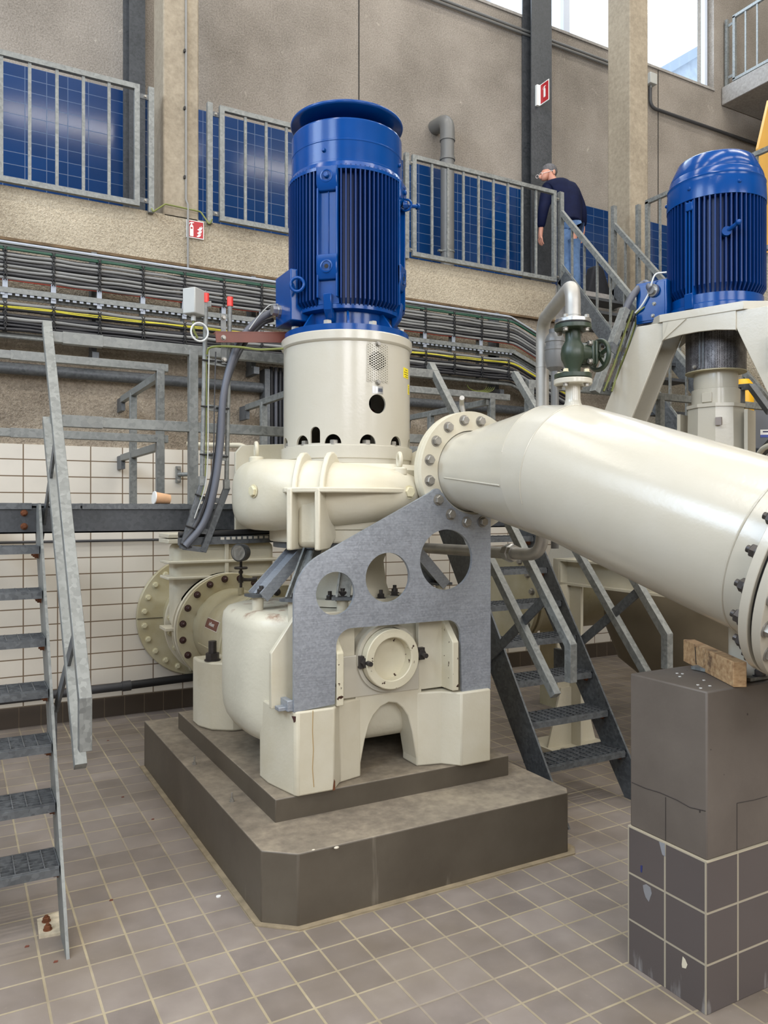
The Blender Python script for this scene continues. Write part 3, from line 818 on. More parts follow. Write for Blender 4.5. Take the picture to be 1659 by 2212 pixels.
# conduits on the upper wall
r = thing('wall_conduit', 'pair of grey conduits along the wall under the high windows', 'conduit', (5, 7.86, 7.7))
for dz in (0, -.045): MB().tube([(3.5, 7.86, 7.79 + dz), (7.9, 7.86, 7.79 + dz)], .016, 8).build('tube', PVC, r, 40)
r = thing('junction_box', 'small grey junction box on the wall right of the second column', 'junction box', aY(1406, 175, 7.84))
p = aY(1407, 171, 7.84)
MB().box(p.x - .06, 7.80, p.z - .075, p.x + .075, 7.90, p.z + .075).build('box', PLASTIC_GREY, r, None, .006)
MB().cyl((p.x, 7.85, p.z - .12), (p.x, 7.85, p.z - .075), .016).build('gland', PVC, r, 40)
tag(MB().tube(bend_path([(p.x, 7.86, p.z - .11), (p.x, 7.86, 7.37), (13.5, 7.86, 7.37)], .12), .024, 10).build('wall_conduit', CABLE_DARK, None, 40), 'dark conduit running right from the junction box on the upper wall', 'conduit')

# concrete balcony at upper right with its railing
r = thing('balcony', 'concrete balcony slab jutting from the wall at upper right', 'balcony', (11, 6, 7.79))
MB().box(10.15, 3.0, 7.79, 13.99, 7.89, 8.06).build('slab', CONC_SLAB, r, None, .01)
BX = 10.22
r = thing('balcony_railing', 'pale steel railing panel on the upper right balcony', 'railing', (BX, 6.5, 8.06))
yf = aX(1584, 100, BX).y; yb = yf - 2.9
MB().bar((BX, yf, 9.06), (BX, yb, 9.06), .04, .042).bar((BX, yf, 8.12), (BX, yb, 8.12), .04, .042).bar((BX, yf - .02, 8.12), (BX, yf - .02, 9.06), .04, .042, (0, 1, 0)).bar((BX, yb, 8.12), (BX, yb, 9.06), .04, .042, (0, 1, 0)).build('frame', GALV, r)
for k in range(1, 15): MB().bar((BX, yf - .02 - k * .19, 8.13), (BX, yf - .02 - k * .19, 9.05), .018, .024, (0, 1, 0)).build('bar', GALV, r)
MB().bar((BX, yf + .11, 8.06), (BX, yf + .11, 9.08), .045, .045, (0, 1, 0)).build('post', GALV, r)
for z in (8.2, 8.98): MB().box(BX - .005, yf - .02, z - .02, BX + .005, yf + .1, z + .02).build('bracket', GALV, r)

# ochre gantry leg at the right edge, beyond the small motor
pts = [aY(x, y, 6.9) for x, y in ((1662, 215), (1638, 320), (1652, 455), (1653, 662), (1760, 662), (1760, 215))]
tag(MB().prism([(p.x, p.z) for p in pts], (0, 6.9, 0), (1, 0, 0), (0, 0, 1), -.04).build('gantry_leg', OCHRE), 'ochre yellow steel leg at the right edge behind the small motor', 'steel leg')
# railing of the right gallery wing
WX = 6.90
r = thing('wing_railing', 'railing of the right gallery wing beside the small motor', 'railing', (WX, 5.5, 4.2))
yf = 6.36
MB().bar((WX, yf, 5.185), (WX, 2.6, 5.185), .04, .045).bar((WX, yf, 4.23), (WX, 2.6, 4.23), .04, .045).bar((WX, yf - .02, 4.23), (WX, yf - .02, 5.185), .04, .045, (0, 1, 0)).build('frame', GALV, r)
for k in range(1, 18): MB().bar((WX, yf - k * .2, 4.24), (WX, yf - k * .2, 5.17), .018, .024, (0, 1, 0)).build('bar', GALV, r)
MB().bar((WX, yf + .12, 4.0), (WX, yf + .12, 5.2), .045, .045, (0, 1, 0)).build('post', GALV, r)
# ================================================================== WALKWAY, STEP LADDERS AND RAILS
ZD = 1.73                                            # deck of the walkway
DY0, DY1 = 4.40, 5.30
def grating(mb, x0, x1, y0, y1, z, nx, ny, h=.026):
    """bearing bars along x, cross bars along y"""
    for k in range(ny): y = y0 + (y1 - y0) * k / (ny - 1); mb.box(x0, y - .0012, z - h, x1, y + .0012, z)
    for k in range(nx): x = x0 + (x1 - x0) * k / (nx - 1); mb.box(x - .002, y0, z - .007, x + .002, y1, z + .0015)
    return mb
r = thing('walkway', 'long galvanised steel walkway along the coarse wall behind the pumps', 'walkway', (2, 4.8, ZD))
MB().box(-2.2, DY0, ZD - .155, 6.6, DY0 + .008, ZD - .012).box(-2.2, DY0, ZD - .155, 6.6, DY0 + .07, ZD - .147).box(-2.2, DY0, ZD - .022, 6.6, DY0 + .07, ZD - .014).build('front_beam', GALV_DULL, r)
MB().box(-2.2, DY0 - .012, ZD - .030, .35, DY0 - .001, ZD + .002).box(.44, DY0 - .012, ZD - .030, .585, DY0 - .001, ZD - .004).box(.595, DY0 - .012, ZD - .030, 2.8, DY0 - .001, ZD - .004).box(3.5, DY0 - .012, ZD - .03, 6.6, DY0 - .001, ZD - .004).build('edge_strip', GALV_DARK, r)
MB().box(-2.2, DY1 - .008, ZD - .155, 6.6, DY1, ZD - .012).build('rear_beam', GALV_DULL, r)
grating(MB(), -2.2, 6.6, DY0 + .01, DY1 - .01, ZD, 130, 30).build('deck_grating', GALV_DARK, r)
for x in (-1.9, .15, 2.3, 3.9, 5.9): MB().box(x - .04, DY1, ZD - .15, x + .04, YL - .015, ZD - .03).build('wall_bracket', GALV_DULL, r)

def step_ladder(label, x0, x1, rails, splash=False):
    """x0, x1: inner faces of the two stringers"""
    yf = lambda z: 3.15 + .675 * z
    r = thing('step_ladder', label, 'step ladder', ((x0 + x1) / 2, 3.4, 0))
    for x, sgn in ((x0, -1), (x1, 1)):
        a, b = (x, x + .012) if sgn > 0 else (x - .012, x)
        poly = [(yf(.02), .0), (yf(.02) + .20, 0), (yf(ZD - .16) + .24, ZD - .16), (yf(ZD) + .06, ZD - .005), (yf(ZD) - .04, ZD - .005)]
        MB().prism(poly, (a, 0, 0), (0, 1, 0), (0, 0, 1), b - a).build('stringer', GALV_DARK if x1 > 2 else GALV, r)
    for k in range(7):
        z = .278 + .2065 * k; y = yf(z) + .012
        m = grating(MB(), x0 + .004, x1 - .004, y + .012, y + .205, z, 13, 8, .022)
        m.box(x0 + .004, y, z - .036, x1 - .004, y + .006, z - .006).box(x0 + .004, y + .2, z - .036, x1 - .004, y + .206, z)
        m.box(x0 + .004, y + .006, z - .010, x1 - .004, y + .012, z)
        for x in (x0, x1): m.box(min(x, x + .004), y, z - .036, max(x, x + .004), y + .206, z)
        t = m.build('tread', GALV_DARK, r)
        for x, sg in ((x0, 1), (x1, -1)):
            for yy in (.05, .155): put(HEX_RUST, 'tread_bolt', t, (x + sg * .004, y + yy, z - .046), (sg, 0, 0))
    for x, sgn in rails:
        xr = x + sgn * .045
        w, h = .046, .046
        m = MB()
        hp = [(xr, 4.47, 2.66), (xr, 3.10, .99), (xr, 3.10, .80)]
        m.prism([(4.47 + .018, 2.66 + .0), (4.47 - .018, 2.66 + .029), (3.077, 1.0), (3.077, .80), (3.123, .80), (3.123, .984)], (xr - w / 2, 0, 0), (0, 1, 0), (0, 0, 1), w).build('handrail', GALV, r, None, .002)
        MB().bar((xr, 4.45, 2.17), (xr, 3.215, .705), w, h, (0, -.77, .64)).build('knee_rail', GALV, r, None, .002)
        for (ya, za, yb, zb) in ((3.84, .80, 3.30, 1.22), (4.50, 1.56, 3.98, 2.05)):
            MB().bar((xr - sgn * .02, ya, za), (xr - sgn * .005, yb, zb), .012, .055, (0, .6, .8)).build('rail_bracket', GALV_DARK, r)
        MB().box(min(x, x + sgn * .03), 3.86, .60, max(x, x + sgn * .03), 4.0, .78).build('fixing_plate', GALV_DARK, r)
    return r
LAD = step_ladder('steel step ladder up to the walkway at the left edge of the picture', -.27, .372, [(.384, 1)])
# foot plate with its two rusty bolts
m = MB(); p = aZ(106, 2003, .012)
q = [aZ(80, 1985, .012), aZ(84, 2022, .012), aZ(142, 2012, .012), aZ(128, 1968, .012)]
MB().prism([(a.x, a.y) for a in q], (0, 0, 0), (1, 0, 0), (0, 1, 0), .012).build('foot_plate', plain('stained_pale_plate', lin(196, 184, 160), .6, .2, .25, 30), LAD)
for (x, y) in ((100, 1990), (103, 2008)): put(HEX_RUST, 'foot_bolt', LAD, aZ(x, y, .012))
for (x, y, mt) in ((52, 1108, 'r'), (52, 1137, 'y')): put(HEX_RUST, 'beam_bolt', LAD, aY(x, y, DY0 - .002), (0, -1, 0))
step_ladder('steel step ladder with handrails right of the large pump, seen under the pipe', 2.87, 3.47, [(2.858, -1), (3.482, 1)])

# ------------------------------------------------------------------ walkway railings
def bars_x(r, name, x0, x1, y, z, w=.045, h=.055, mat=GALV): return MB().bar((x0, y, z), (x1, y, z), w, h).build(name, mat, r, None, .002)
r = thing('walkway_railing', 'front railing of the walkway between the two step ladders', 'railing', (1.6, DY0, ZD))
for z in (2.60, 2.165):
    bars_x(r, 'rail', .44, 2.84, DY0 + .02, z)
    MB().bar((.50, DY0 + .02, z), (.70, DY0 + .02, z), .05, .061).build('sleeve', GALV, r)
for x in (1.19, 2.15): MB().bar((x, DY0 + .02, ZD - .12), (x, DY0 + .02, 2.60), .05, .05, (1, 0, 0)).build('post', GALV, r, None, .002)
r = thing('walkway_railing', 'front railing of the walkway behind the small motor', 'railing', (4.8, DY0, ZD))
for z in (2.60, 2.165): bars_x(r, 'rail', 3.6, 6.4, DY0 + .02, z)
for x in (3.62, 4.95, 6.38): MB().bar((x, DY0 + .02, ZD - .1), (x, DY0 + .02, 2.60), .05, .05, (1, 0, 0)).build('post', GALV, r)
r = thing('walkway_railing', 'rear walkway railing returning to the wall left of the cable ladder', 'railing', (0, DY1, ZD))
YB = 5.25
for z in (2.635, 2.165):
    bars_x(r, 'rail', -2.1, 1.245, YB, z, .045, .05)
    MB().bar((1.195, YB, z - .05), (1.195, 6.55, z - .05), .04, .05).build('return_rail', GALV, r, None, .002)
    MB().box(1.18, 6.53, z - .14, 1.21, 6.72, z - .03).build('wall_fixing', GALV_DARK, r)
    MB().bar((.30, YB, z), (.50, YB, z), .05, .056).build('sleeve', GALV, r)
MB().bar((1.195, YB, ZD), (1.195, YB, 2.63), .05, .05, (1, 0, 0)).build('post', GALV, r, None, .002)
MB().bar((1.195, 6.14, ZD - .05), (1.195, 6.14, 2.585), .05, .05, (1, 0, 0)).build('post', GALV, r, None, .002)
r = thing('walkway_railing', 'rear walkway railing with two returns, behind the large discharge flange', 'railing', (3.1, DY1, ZD))
for z in (2.635, 2.165):
    bars_x(r, 'rail', 2.22, 4.08, YB, z, .045, .05)
    for x in (2.24, 3.87):
        MB().bar((x, YB, z - .05), (x, 6.55, z - .05), .04, .05).build('return_rail', GALV, r, None, .002)
        MB().box(x - .015, 6.53, z - .15, x + .015, 6.72, z - .03).build('wall_fixing', GALV_DARK, r)
for x in (2.24, 3.90): MB().bar((x, YB, ZD), (x, YB, 2.63), .05, .05, (1, 0, 0)).build('post', GALV, r, None, .002)
for x in (2.24, 3.87): MB().bar((x, 6.14, ZD - .05), (x, 6.14, 2.585), .05, .05, (1, 0, 0)).build('post', GALV, r, None, .002)
# paper cup lying on the walkway edge
p = aY(333, 1073, 4.44); zc = ZD + .034
r = thing('paper_cup', 'brown paper cup lying on the edge of the walkway', 'cup', (p.x + .04, 4.44, ZD))
MB().lathe([(.036, 0), (.034, .002), (.027, .088), (.0265, .088)], (p.x, 4.44, zc), 24, (.97, .1, -.09)).build('cup_wall', CARD, r, 40)
MB().lathe([(.0375, -.003), (.0375, .003)], (p.x, 4.44, zc), 24, (.97, .1, -.09)).build('rim', SIGN_WHITE, r, 40)

# ------------------------------------------------------------------ stair from the gallery
r = thing('gallery_stair', 'steel stair with barred handrails down from the gallery, below the person', 'stair', (6.3, 5.5, ZD))
sl = 1.17
for x in (5.9, 6.70):
    zl = lambda y: 5.02 - sl * (6.65 - y)
    yb = 4.55
    MB().bar((x, 6.66, 5.0), (x, yb, zl(yb)), .045, .05, (0, -.7, .7)).build('handrail', GALV, r)
    sz = lambda y: 4.18 - sl * (6.55 - y)
    MB().bar((x, 6.62, sz(6.62)), (x, yb, sz(yb)), .05, .16, (0, -.7, .7)).build('stringer', GALV_DARK, r)
    MB().bar((x, 6.66, sz(6.66) + .10), (x, yb, sz(yb) + .10), .012, .05, (0, -.7, .7)).build('lower_rail', GALV, r)
    MB().bar((x, 6.66, 4.0), (x, 6.66, 5.21), .05, .05, (1, 0, 0)).build('post', GALV, r)
    MB().bar((x, yb, ZD), (x, yb, zl(yb)), .05, .05, (1, 0, 0)).build('post', GALV, r)
    for k in range(10):
        y = 6.48 - k * .19
        MB().bar((x, y, sz(y)), (x, y, zl(y) - .02), .018, .022, (1, 0, 0)).build('bar', GALV, r)
for k in range(12):
    z = 4.2 - .2 * (k + .8); y = 6.62 - .2 * (k + .8) / sl
    MB().box(5.925, y - .05, z - .03, 6.675, y + .18, z).build('tread', GALV_DULL, r)
# dark bag on the landing
q = aZ(1290, 641, 4.2)
m = MB().prism([(-.20, 0), (.21, 0), (.17, .05), (.05, .33), (-.02, .37), (-.10, .34), (-.16, .12)], (q.x, q.y - .06, 4.192), (1, 0, 0), (0, 0, 1), -.13)
tag(m.build('black_bag', plain('black_cloth', lin(26, 27, 32), .9, 0, .2, 20), None, 40, .02), 'black bag slumped at the top of the gallery stair', 'bag')

# ------------------------------------------------------------------ cable ladder beside the large pump
LY = 4.10
r = thing('cable_ladder', 'slim upright cable ladder of two tubes with red caps left of the large pump', 'cable ladder', (1.2, LY, 1.5))
A0, A1, A2 = aY(445, 640, LY), aY(436, 1045, LY), aY(394, 1186, LY)
B0, B1, B2 = aY(497, 648, LY), aY(489, 1052, LY), aY(438, 1192, LY)
for p0, p1, p2 in ((A0, A1, A2), (B0, B1, B2)):
    MB().tube([p0, p1], .0125, 12).build('side_tube', GALV, r, 40)
    MB().bar(p1 + V((0, 0, .04)), p1 - V((0, 0, .01)), .03, .03, (0, 1, 0)).build('joint', GALV, r)
    MB().bar(p1 + V((.004, 0, .0)), p2, .034, .022, (0, 1, 0)).build('side_channel', GALV_DARK, r, None, .002)
    MB().tube([p0 - V((0, 0, .035)), p0 + V((0, 0, .015))], .0165, 12).build('end_cap', RED, r, 40)
def lerp(a, b, t): return a + (b - a) * t
for t in (.345, .59, .845):
    a, b = lerp(A0, A1, t), lerp(B0, B1, t)
    MB().bar(a, b, .016, .032).build('rung', GALV, r)
    MB().tube([a + V((-.02, -.02, 0)), a + V((.05, -.024, 0))], .005, 6).tube([b + V((-.07, -.02, .006)), b + V((0, -.02, .006))], .005, 6).build('tie', BLACK, r)
for t in (.22, .70, .97):
    a, b = lerp(A1, A2, t), lerp(B1, B2, t)
    MB().bar(a, b, .014, .028).build('rung', GALV_DARK, r)
    MB().tube([a + V((-.02, -.022, .02)), a + V((.04, -.026, 0))], .005, 6).build('tie', BLACK, r)
p, q = aY(482, 678, LY - .02), aY(484, 786, LY - .02)
MB().bar(p, q, .028, .006, (0, 1, 0)).build('flat_bar', GALV, r)
for t in (.08, .92): put(HEX_SMALL, 'bolt', r, lerp(p, q, t) + V((0, -.004, 0)), (0, -1, 0))
# slotted channel carrying the ladder's foot
p0, p1 = aY(386, 1170, LY + .05), aY(588, 1163, LY + .05)
r = thing('slotted_channel', 'horizontal slotted steel channel under the cable ladder foot', 'channel', (p0 + p1) / 2)
MB().bar(p0, p1, .04, .042).build('channel', GALV_DARK, r)
for k in range(10):
    t = .42 + k * .056
    c = lerp(p0, p1, t) + V((0, -.021, .012))
    MB().box(c.x - .009, c.y - .001, c.z - .008, c.x + .009, c.y, c.z + .006).build('slot_plate', plain('slot_pale', lin(188, 182, 170), .5), r) if k < 0 else None
m = MB()
for k in range(9):
    c = lerp(p0, p1, .44 + k * .060) + V((0, -.0215, .010)); m.box(c.x - .010, c.y - .0015, c.z - .007, c.x + .010, c.y + .0005, c.z + .007)
m.build('slots', plain('pale_zinc', lin(196, 190, 178), .5), r)
tag(MB().tube([p0 + V((-.0, .0, .035)), p1 + V((-.02, 0, .04))], .018, 10).build('black_hose', BLACK, None, 40), 'black hose lying along the slotted channel', 'hose')
# junction box on the ladder
p = aY(419, 653, LY)
r = thing('junction_box', 'grey plastic junction box fixed to the top of the cable ladder', 'junction box', p - V((0, 0, .07)))
M4 = Matrix.Translation(p) @ Matrix.Rotation(math.radians(38), 4, 'Z')
MB(M4).box(-.045, -.04, -.068, .045, .04, .068).build('box', PLASTIC_GREY, r, None, .006)
MB(M4).box(.045, -.043, -.07, .056, .043, .07).build('back_plate', plain('mid_grey_plastic', lin(132, 133, 130), .5), r, None, .003)
MB(M4).box(.045, -.075, -.02, .053, -.035, .012).build('lug', plain('mid_grey_plastic_lug', lin(132, 133, 130), .5), r, None, .004)
MB(M4).lathe([(.013, -.10), (.013, -.068)], (-.005, 0, 0), 12).build('gland', PLASTIC_GREY, r, 40)
g0 = M4 @ V((-.005, 0, -.10))
tag(MB().tube(smooth_path([g0, g0 + V((.0, -.01, -.05)), g0 + V((.02, -.01, -.09))]), .006, 8).build('wire', CABLE_YG, None, 40), 'yellow wire dropping from the junction box gland', 'wire')
c = aY(430, 718, LY - .03)
tag(MB().tube([c + V((.045 * math.cos(a), -.01, .048 * math.sin(a))) for a in [i * PI / 12 for i in range(24)]], .005, 8, closed=True).build('wire_loop', CABLE_WHITE, None, 40), 'loop of pale wire tied to the cable ladder below the junction box', 'wire')
# brown bracket between ladder and lantern
p, q = aY(466, 728, 3.99), aY(640, 729, 3.99)
r = thing('brown_bracket', 'brown painted flat bracket between the cable ladder and the blue motor', 'bracket', (p + q) / 2)
MB().bar(p, q, .008, .056).bar(p + V((0, .02, .026)), q + V((0, .02, .026)), .05, .006).build('bar', BROWN, r)
put(HEX_SMALL, 'bolt', r, p + V((.04, -.004, 0)), (0, -1, 0))
# cables on the ladder
def hose(name, label, cat, pts, rad, mat, k=8, grp=None): return tag(MB().tube(smooth_path(pts, k), rad, 12).build(name, mat, None, 50), label, cat, grp)
P = lambda x, y, Y: aY(x, y, Y)
hose('motor_cable', 'thick slate grey cable from the terminal box down the cable ladder', 'cable',
     [P(592, 672, 4.02), P(560, 690, 4.03), P(524, 728, 4.05), P(500, 780, 4.06), P(482, 860, 4.06), P(476, 960, 4.06), P(462, 1060, 4.06), P(440, 1130, 4.07), P(400, 1180, 4.08)], .019, CABLE_BIG)
hose('motor_cable', 'thinner dark cable beside the thick slate cable on the ladder', 'cable',
     [P(590, 690, 4.05), P(566, 700, 4.06), P(530, 740, 4.07), P(500, 800, 4.08), P(478, 880, 4.08), P(468, 980, 4.08), P(452, 1060, 4.09), P(424, 1130, 4.09), P(396, 1170, 4.1)], .013, CABLE_DARK)
hose('thin_wire', 'pale thin wire from the eye bolt to the cable gland', 'wire', [P(603, 657, 3.98), P(582, 660, 3.98), P(560, 682, 4.0), P(538, 712, 4.01)], .003, PLASTIC_GREY)
hose('thin_wire', 'thin grey wire down the middle of the cable ladder', 'wire', [P(452, 752, 4.07), P(450, 860, 4.07), P(449, 980, 4.07), P(443, 1050, 4.07), P(420, 1120, 4.08)], .0035, PLASTIC_GREY)
hose('thin_wire', 'thin dark wire beside the thick cable on the ladder', 'wire', [P(466, 760, 4.07), P(463, 880, 4.07), P(461, 980, 4.07), P(452, 1050, 4.07), P(430, 1120, 4.08)], .0035, CABLE_DARK)
hose('earth_wire', 'green yellow earth wire running from the ladder to the lantern rim', 'wire', [P(447, 765, 4.06), P(452, 752, 4.04), P(475, 748, 4.0), P(520, 750, 3.97), P(560, 755, 3.94), P(612, 753, 3.88)], .006, CABLE_YG)
hose('earth_wire', 'green yellow earth wire down the left tube of the cable ladder', 'wire', [P(446, 770, 4.09), P(446, 900, 4.09), P(443, 1030, 4.09), P(432, 1080, 4.09)], .0035, CABLE_YG)
# ================================================================== THE LARGE PUMP
AX, AY = 1.885, 3.85                                  # its upright axis
A = lambda r, deg, z: V((AX + r * math.cos(math.radians(deg)), AY + r * math.sin(math.radians(deg)), z))

# ------------------------------------------------------------------ lower casing on its cast feet
r = thing('pump_casing', 'cream cast lower pump casing with arched feet on the brown plinth', 'pump casing', (AX, AY, .403))
pr = [(.05, 1.195), (.40, 1.195), (.575, 1.192), (.615, 1.180), (.637, 1.155), (.644, 1.11), (.644, .74), (.638, .67), (.622, .62), (.59, .573), (.535, .54), (.46, .525), (.05, .52)]
m = MB()
n = 96; vs = []; fs = []
for rr, z in pr:
    for k in range(n):
        a = 2 * PI * k / n
        ca, sa = math.cos(a), math.sin(a); p = 3.6
        s = (abs(ca) ** p + abs(sa) ** p) ** (-1 / p)
        vs.append((AX + rr * s * ca, AY + .02 + rr * s * sa * .66, z))
for i in range(len(pr) - 1):
    for k in range(n):
        l = (k + 1) % n; fs.append((i * n + k, i * n + l, (i + 1) * n + l, (i + 1) * n + k))
fs.append(tuple(range(n))); fs.append(tuple((len(pr) - 1) * n + k for k in reversed(range(n))))
m.add(vs, fs).build('volute_body', CASTRUST, r, 50)
FB = .403
lf = [(1.30, 3.62), (1.30, 3.50), (1.347, 3.287), (1.36, 3.276), (1.538, 3.272), (1.60, 3.345), (1.73, 3.378), (1.73, 3.52), (1.5, 3.62)]
MB().prism(lf, (0, 0, FB), (1, 0, 0), (0, 1, 0), .382).build('foot', CREAM_ROUGH, r, None, .008)
rf = [(2.045, 3.378), (2.17, 3.345), (2.243, 3.268), (2.425, 3.268), (2.44, 3.45), (2.44, 3.62), (2.25, 3.62), (2.045, 3.52)]
MB().prism(rf, (0, 0, FB), (1, 0, 0), (0, 1, 0), .372).build('foot', CREAM_ROUGH, r, None, .008)
arch = [(1.70, 0), (1.716, 0), (1.752, .175), (1.775, .245), (1.80, .288), (1.84, .325), (1.885, .342), (1.93, .333), (1.965, .305), (1.995, .262), (2.02, .18), (2.052, 0), (2.075, 0), (2.075, .40), (1.70, .40)]
MB().prism([(a, b + FB) for a, b in arch], (0, 3.52, 0), (1, 0, 0), (0, 0, 1), .142).build('arch_web', CREAM_ROUGH, r, None, .006)
fl = MB().tube([aY(a, b, 3.2735) for a, b in ((676, 1535), (675, 1580), (677, 1620), (675, 1660), (678, 1700))], .0018, 6).build('rust_streak', plain('rust_streak', lin(168, 140, 92), .7), r, 40)
MB().prism([(1.528, .405), (1.541, .405), (1.541, .445), (1.536, .455), (1.532, .43)], (0, 3.2715, 0), (1, 0, 0), (0, 0, 1), .0015).build('rust_spot', RUST, r)
MB().prism([(1.331, .77), (1.352, .765), (1.350, .742), (1.342, .738), (1.338, .752)], (0, 3.285, 0), (1, 0, 0), (0, 0, 1), .0015).build('rust_spot', BOLT_CAP, r)
# body above the feet, towards the arch
MB().box(1.44, 3.44, .74, 2.36, 3.62, 1.16).build('front_wall', CREAM_ROUGH, r, None, .06)
MB().prism([(1.272, .785), (1.70, .785), (1.70, 1.21), (1.395, 1.21), (1.272, 1.04)], (0, 3.415, 0), (1, 0, 0), (0, 0, 1), .03).build('rib', CREAM_ROUGH, r, None, .004)
MB().prism([(2.06, .785), (2.46, .785), (2.46, 1.04), (2.34, 1.21), (2.06, 1.21)], (0, 3.415, 0), (1, 0, 0), (0, 0, 1), .03).build('rib', CREAM_ROUGH, r, None, .004)
for x in (1.556, 2.20):
    MB().prism([(3.283, .785), (3.50, .785), (3.50, 1.20), (3.42, 1.175), (3.283, 1.03)], (x, 0, 0), (0, 1, 0), (0, 0, 1), .036).build('rib', CHIPPED, r, None, .004)
MB().box(2.36, 3.6, FB, 2.42, 4.44, .80).build('side_light_block', CREAM_ROUGH, r)  # unseen side wall added to keep light out of the arch
MB().box(1.50, 4.42, FB, 2.40, 4.50, .80).build('rear_light_block', CREAM_ROUGH, r)  # unseen rear wall, added likewise to darken the arch
# sole under the rear foot and the rear feet themselves
for x0, sg in ((1.276, 1), (2.48, -1)):
    pl = [(x0, 4.745), (x0, 4.62), (x0 + sg * .045, 4.50), (x0 + sg * .15, 4.42), (x0 + sg * .36, 4.41), (x0 + sg * .36, 4.745)]
    if sg < 0: pl = pl[::-1]
    MB().prism(pl, (0, 0, FB), (1, 0, 0), (0, 1, 0), .40).build('foot', CREAM_ROUGH, r, None, .012)
c = V((1.385, 4.56, FB + .40))
for x in (1.345, 2.41):
    b = thing
    m = MB().lathe([(.048, 0), (.048, .006)], (x, 4.56, FB + .40), 24).lathe([(.041, .006), (.041, .045)], (x, 4.56, FB + .40), 6).cyl((x, 4.56, FB + .44), (x, 4.56, FB + .515), .024, 16)
    m.build('holding_down_bolt', BOLT_DARK, r, 30)
# bearing block, hollow trunnion and clamp bolts
TC = V((1.868, 3.305, .972))
MB().box(1.612, 3.372, .792, 2.056, 3.46, .995).build('bearing_block', CREAM, r, None, .004)
MB().lathe([(.147, .2), (.147, .004), (.143, 0), (.108, 0), (.104, .004), (.104, .062), (.001, .062)], TC, 64, (0, 1, 0), caps=False).build('trunnion', CHIPPED, r, 30)
MB().lathe([(.168, .05), (.168, .2), (.15, .2), (.15, .05)], TC, 64, (0, 1, 0), loop=True).build('trunnion_collar', CREAM, r, 30)
for (x, y) in ((793, 1432), (912, 1414)):
    p = aY(x, y, 3.315)
    MB().box(p.x - .028, 3.335, p.z - .03, p.x + .028, 3.36, p.z + .03).build('clamp_washer', BOLT_DARK, r)
    m = MB().lathe([(.026, 0), (.026, .022)], (p.x, 3.335, p.z), 6, (0, -1, 0)).cyl((p.x, 3.32, p.z), (p.x, 3.275, p.z), .012, 12)
    m.build('clamp_bolt', BOLT_DARK, r, 30)
# suction side of the casing
MB().lathe([(.30, -.32), (.30, 0), (.42, 0), (.42, .034), (.28, .034)], (1.87, 4.715, .79), 64, (0, 1, 0), caps=False).build('suction_flange', CREAM_OLD, r, 30)
for k in range(20):
    a = 2 * PI * (k + .5) / 20
    put(HEX_DARK, 'flange_bolt', r, (1.87 + .386 * math.cos(a), 4.715, .79 + .386 * math.sin(a)), (0, -1, 0), k)
# middle neck between the two casings
MB().lathe([(.30, 1.20), (.30, 1.235), (.235, 1.238), (.215, 1.30), (.20, 1.42), (.24, 1.52), (.30, 1.53)], (AX, AY, 0), 48).build('neck', CREAM_ROUGH, r, 30)
for k in range(12):
    put(HEX_DARK, 'neck_bolt', r, A(.27, 15 + 30 * k, 1.235))
# small posts that carry the galvanised struts
posts = [(V((1.345, 3.77, 1.19)), V((1.62, 3.80, 1.53))), (V((1.43, 3.50, 1.19)), V((1.60, 3.64, 1.53))), (V((1.665, 3.45, 1.19)), V((1.76, 3.56, 1.53))), (V((2.50, 3.86, 1.19)), V((2.22, 3.82, 1.53)))]
for p, q in posts: MB().cyl(p - V((0, 0, .03)), p + V((0, 0, .07)), .029, 20).build('strut_post', CREAM_ROUGH, r, 40)

# ------------------------------------------------------------------ galvanised strut frame between casings
r = thing('strut_frame', 'galvanised frame of sloping channel struts carrying the upper pump', 'frame', (AX, AY, 1.26))
for i, (p, q) in enumerate(posts):
    p = p + V((0, 0, .07))
    d = (q - p).normalized(); out = V((p.x - AX, p.y - AY, 0)).normalized(); sd = V((-out.y, out.x, 0))
    m = MB()
    w = .12 if i in (0, 3) else .06
    m.bar(p + V((0, 0, .0)), q, w, .012, out).bar(p + sd * (w / 2), q + sd * (w / 2), .010, .06, out).bar(p - sd * (w / 2), q - sd * (w / 2), .010, .06, out)
    m.build('strut', GALV if i in (1, 2) else GALV_PLATE, r)
    MB().bar(p + out * -.06 + V((0, 0, .006)), p + out * .05 + V((0, 0, .006)), .10, .014).build('foot_plate', GALV_DARK, r)
    put(HEX_BIG, 'bolt', r, p + out * -.02 + V((0, 0, .012)))
m = MB().lathe([(.40, 1.50), (.40, 1.53), (.18, 1.53), (.18, 1.50)], (AX, AY, 0), 48, loop=True)
m.build('ring_plate', GALV_DARK, r, 30)

# ------------------------------------------------------------------ upper pump: spiral casing
r = thing('spiral_casing', 'cream upper spiral casing with twin ribs, its outlet flange facing the camera', 'pump', (AX, AY, 1.53))
secs = []; pw = []
key = [(316, .44, .075, .085), (290, .50, .105, .115), (270, .53, .125, .135), (225, .575, .155, .165), (180, .605, .18, .187), (135, .635, .19, .19), (90, .66, .20, .195), (45, .665, .205, .20), (0, .665, .208, .20)]
def kint(deg):
    for (a, *x), (b, *y) in zip(key, key[1:]):
        if b <= deg <= a:
            t = (a - deg) / (a - b); return [u + (v - u) * t for u, v in zip(x, y)]
for i in range(73):
    deg = 316 - 316 * i / 72
    ro, w, h = kint(deg)
    rc = ro - w
    zc = 1.775 + .03 * max(0, (60 - deg) / 60)
    c = A(rc, deg, zc); rad = V((math.cos(math.radians(deg)), math.sin(math.radians(deg)), 0))
    secs.append((c, rad * w, V((0, 0, h)))); pw.append(2.0 if deg > 215 else (3.0 if deg < 185 else 2.0 + (215 - deg) / 30))
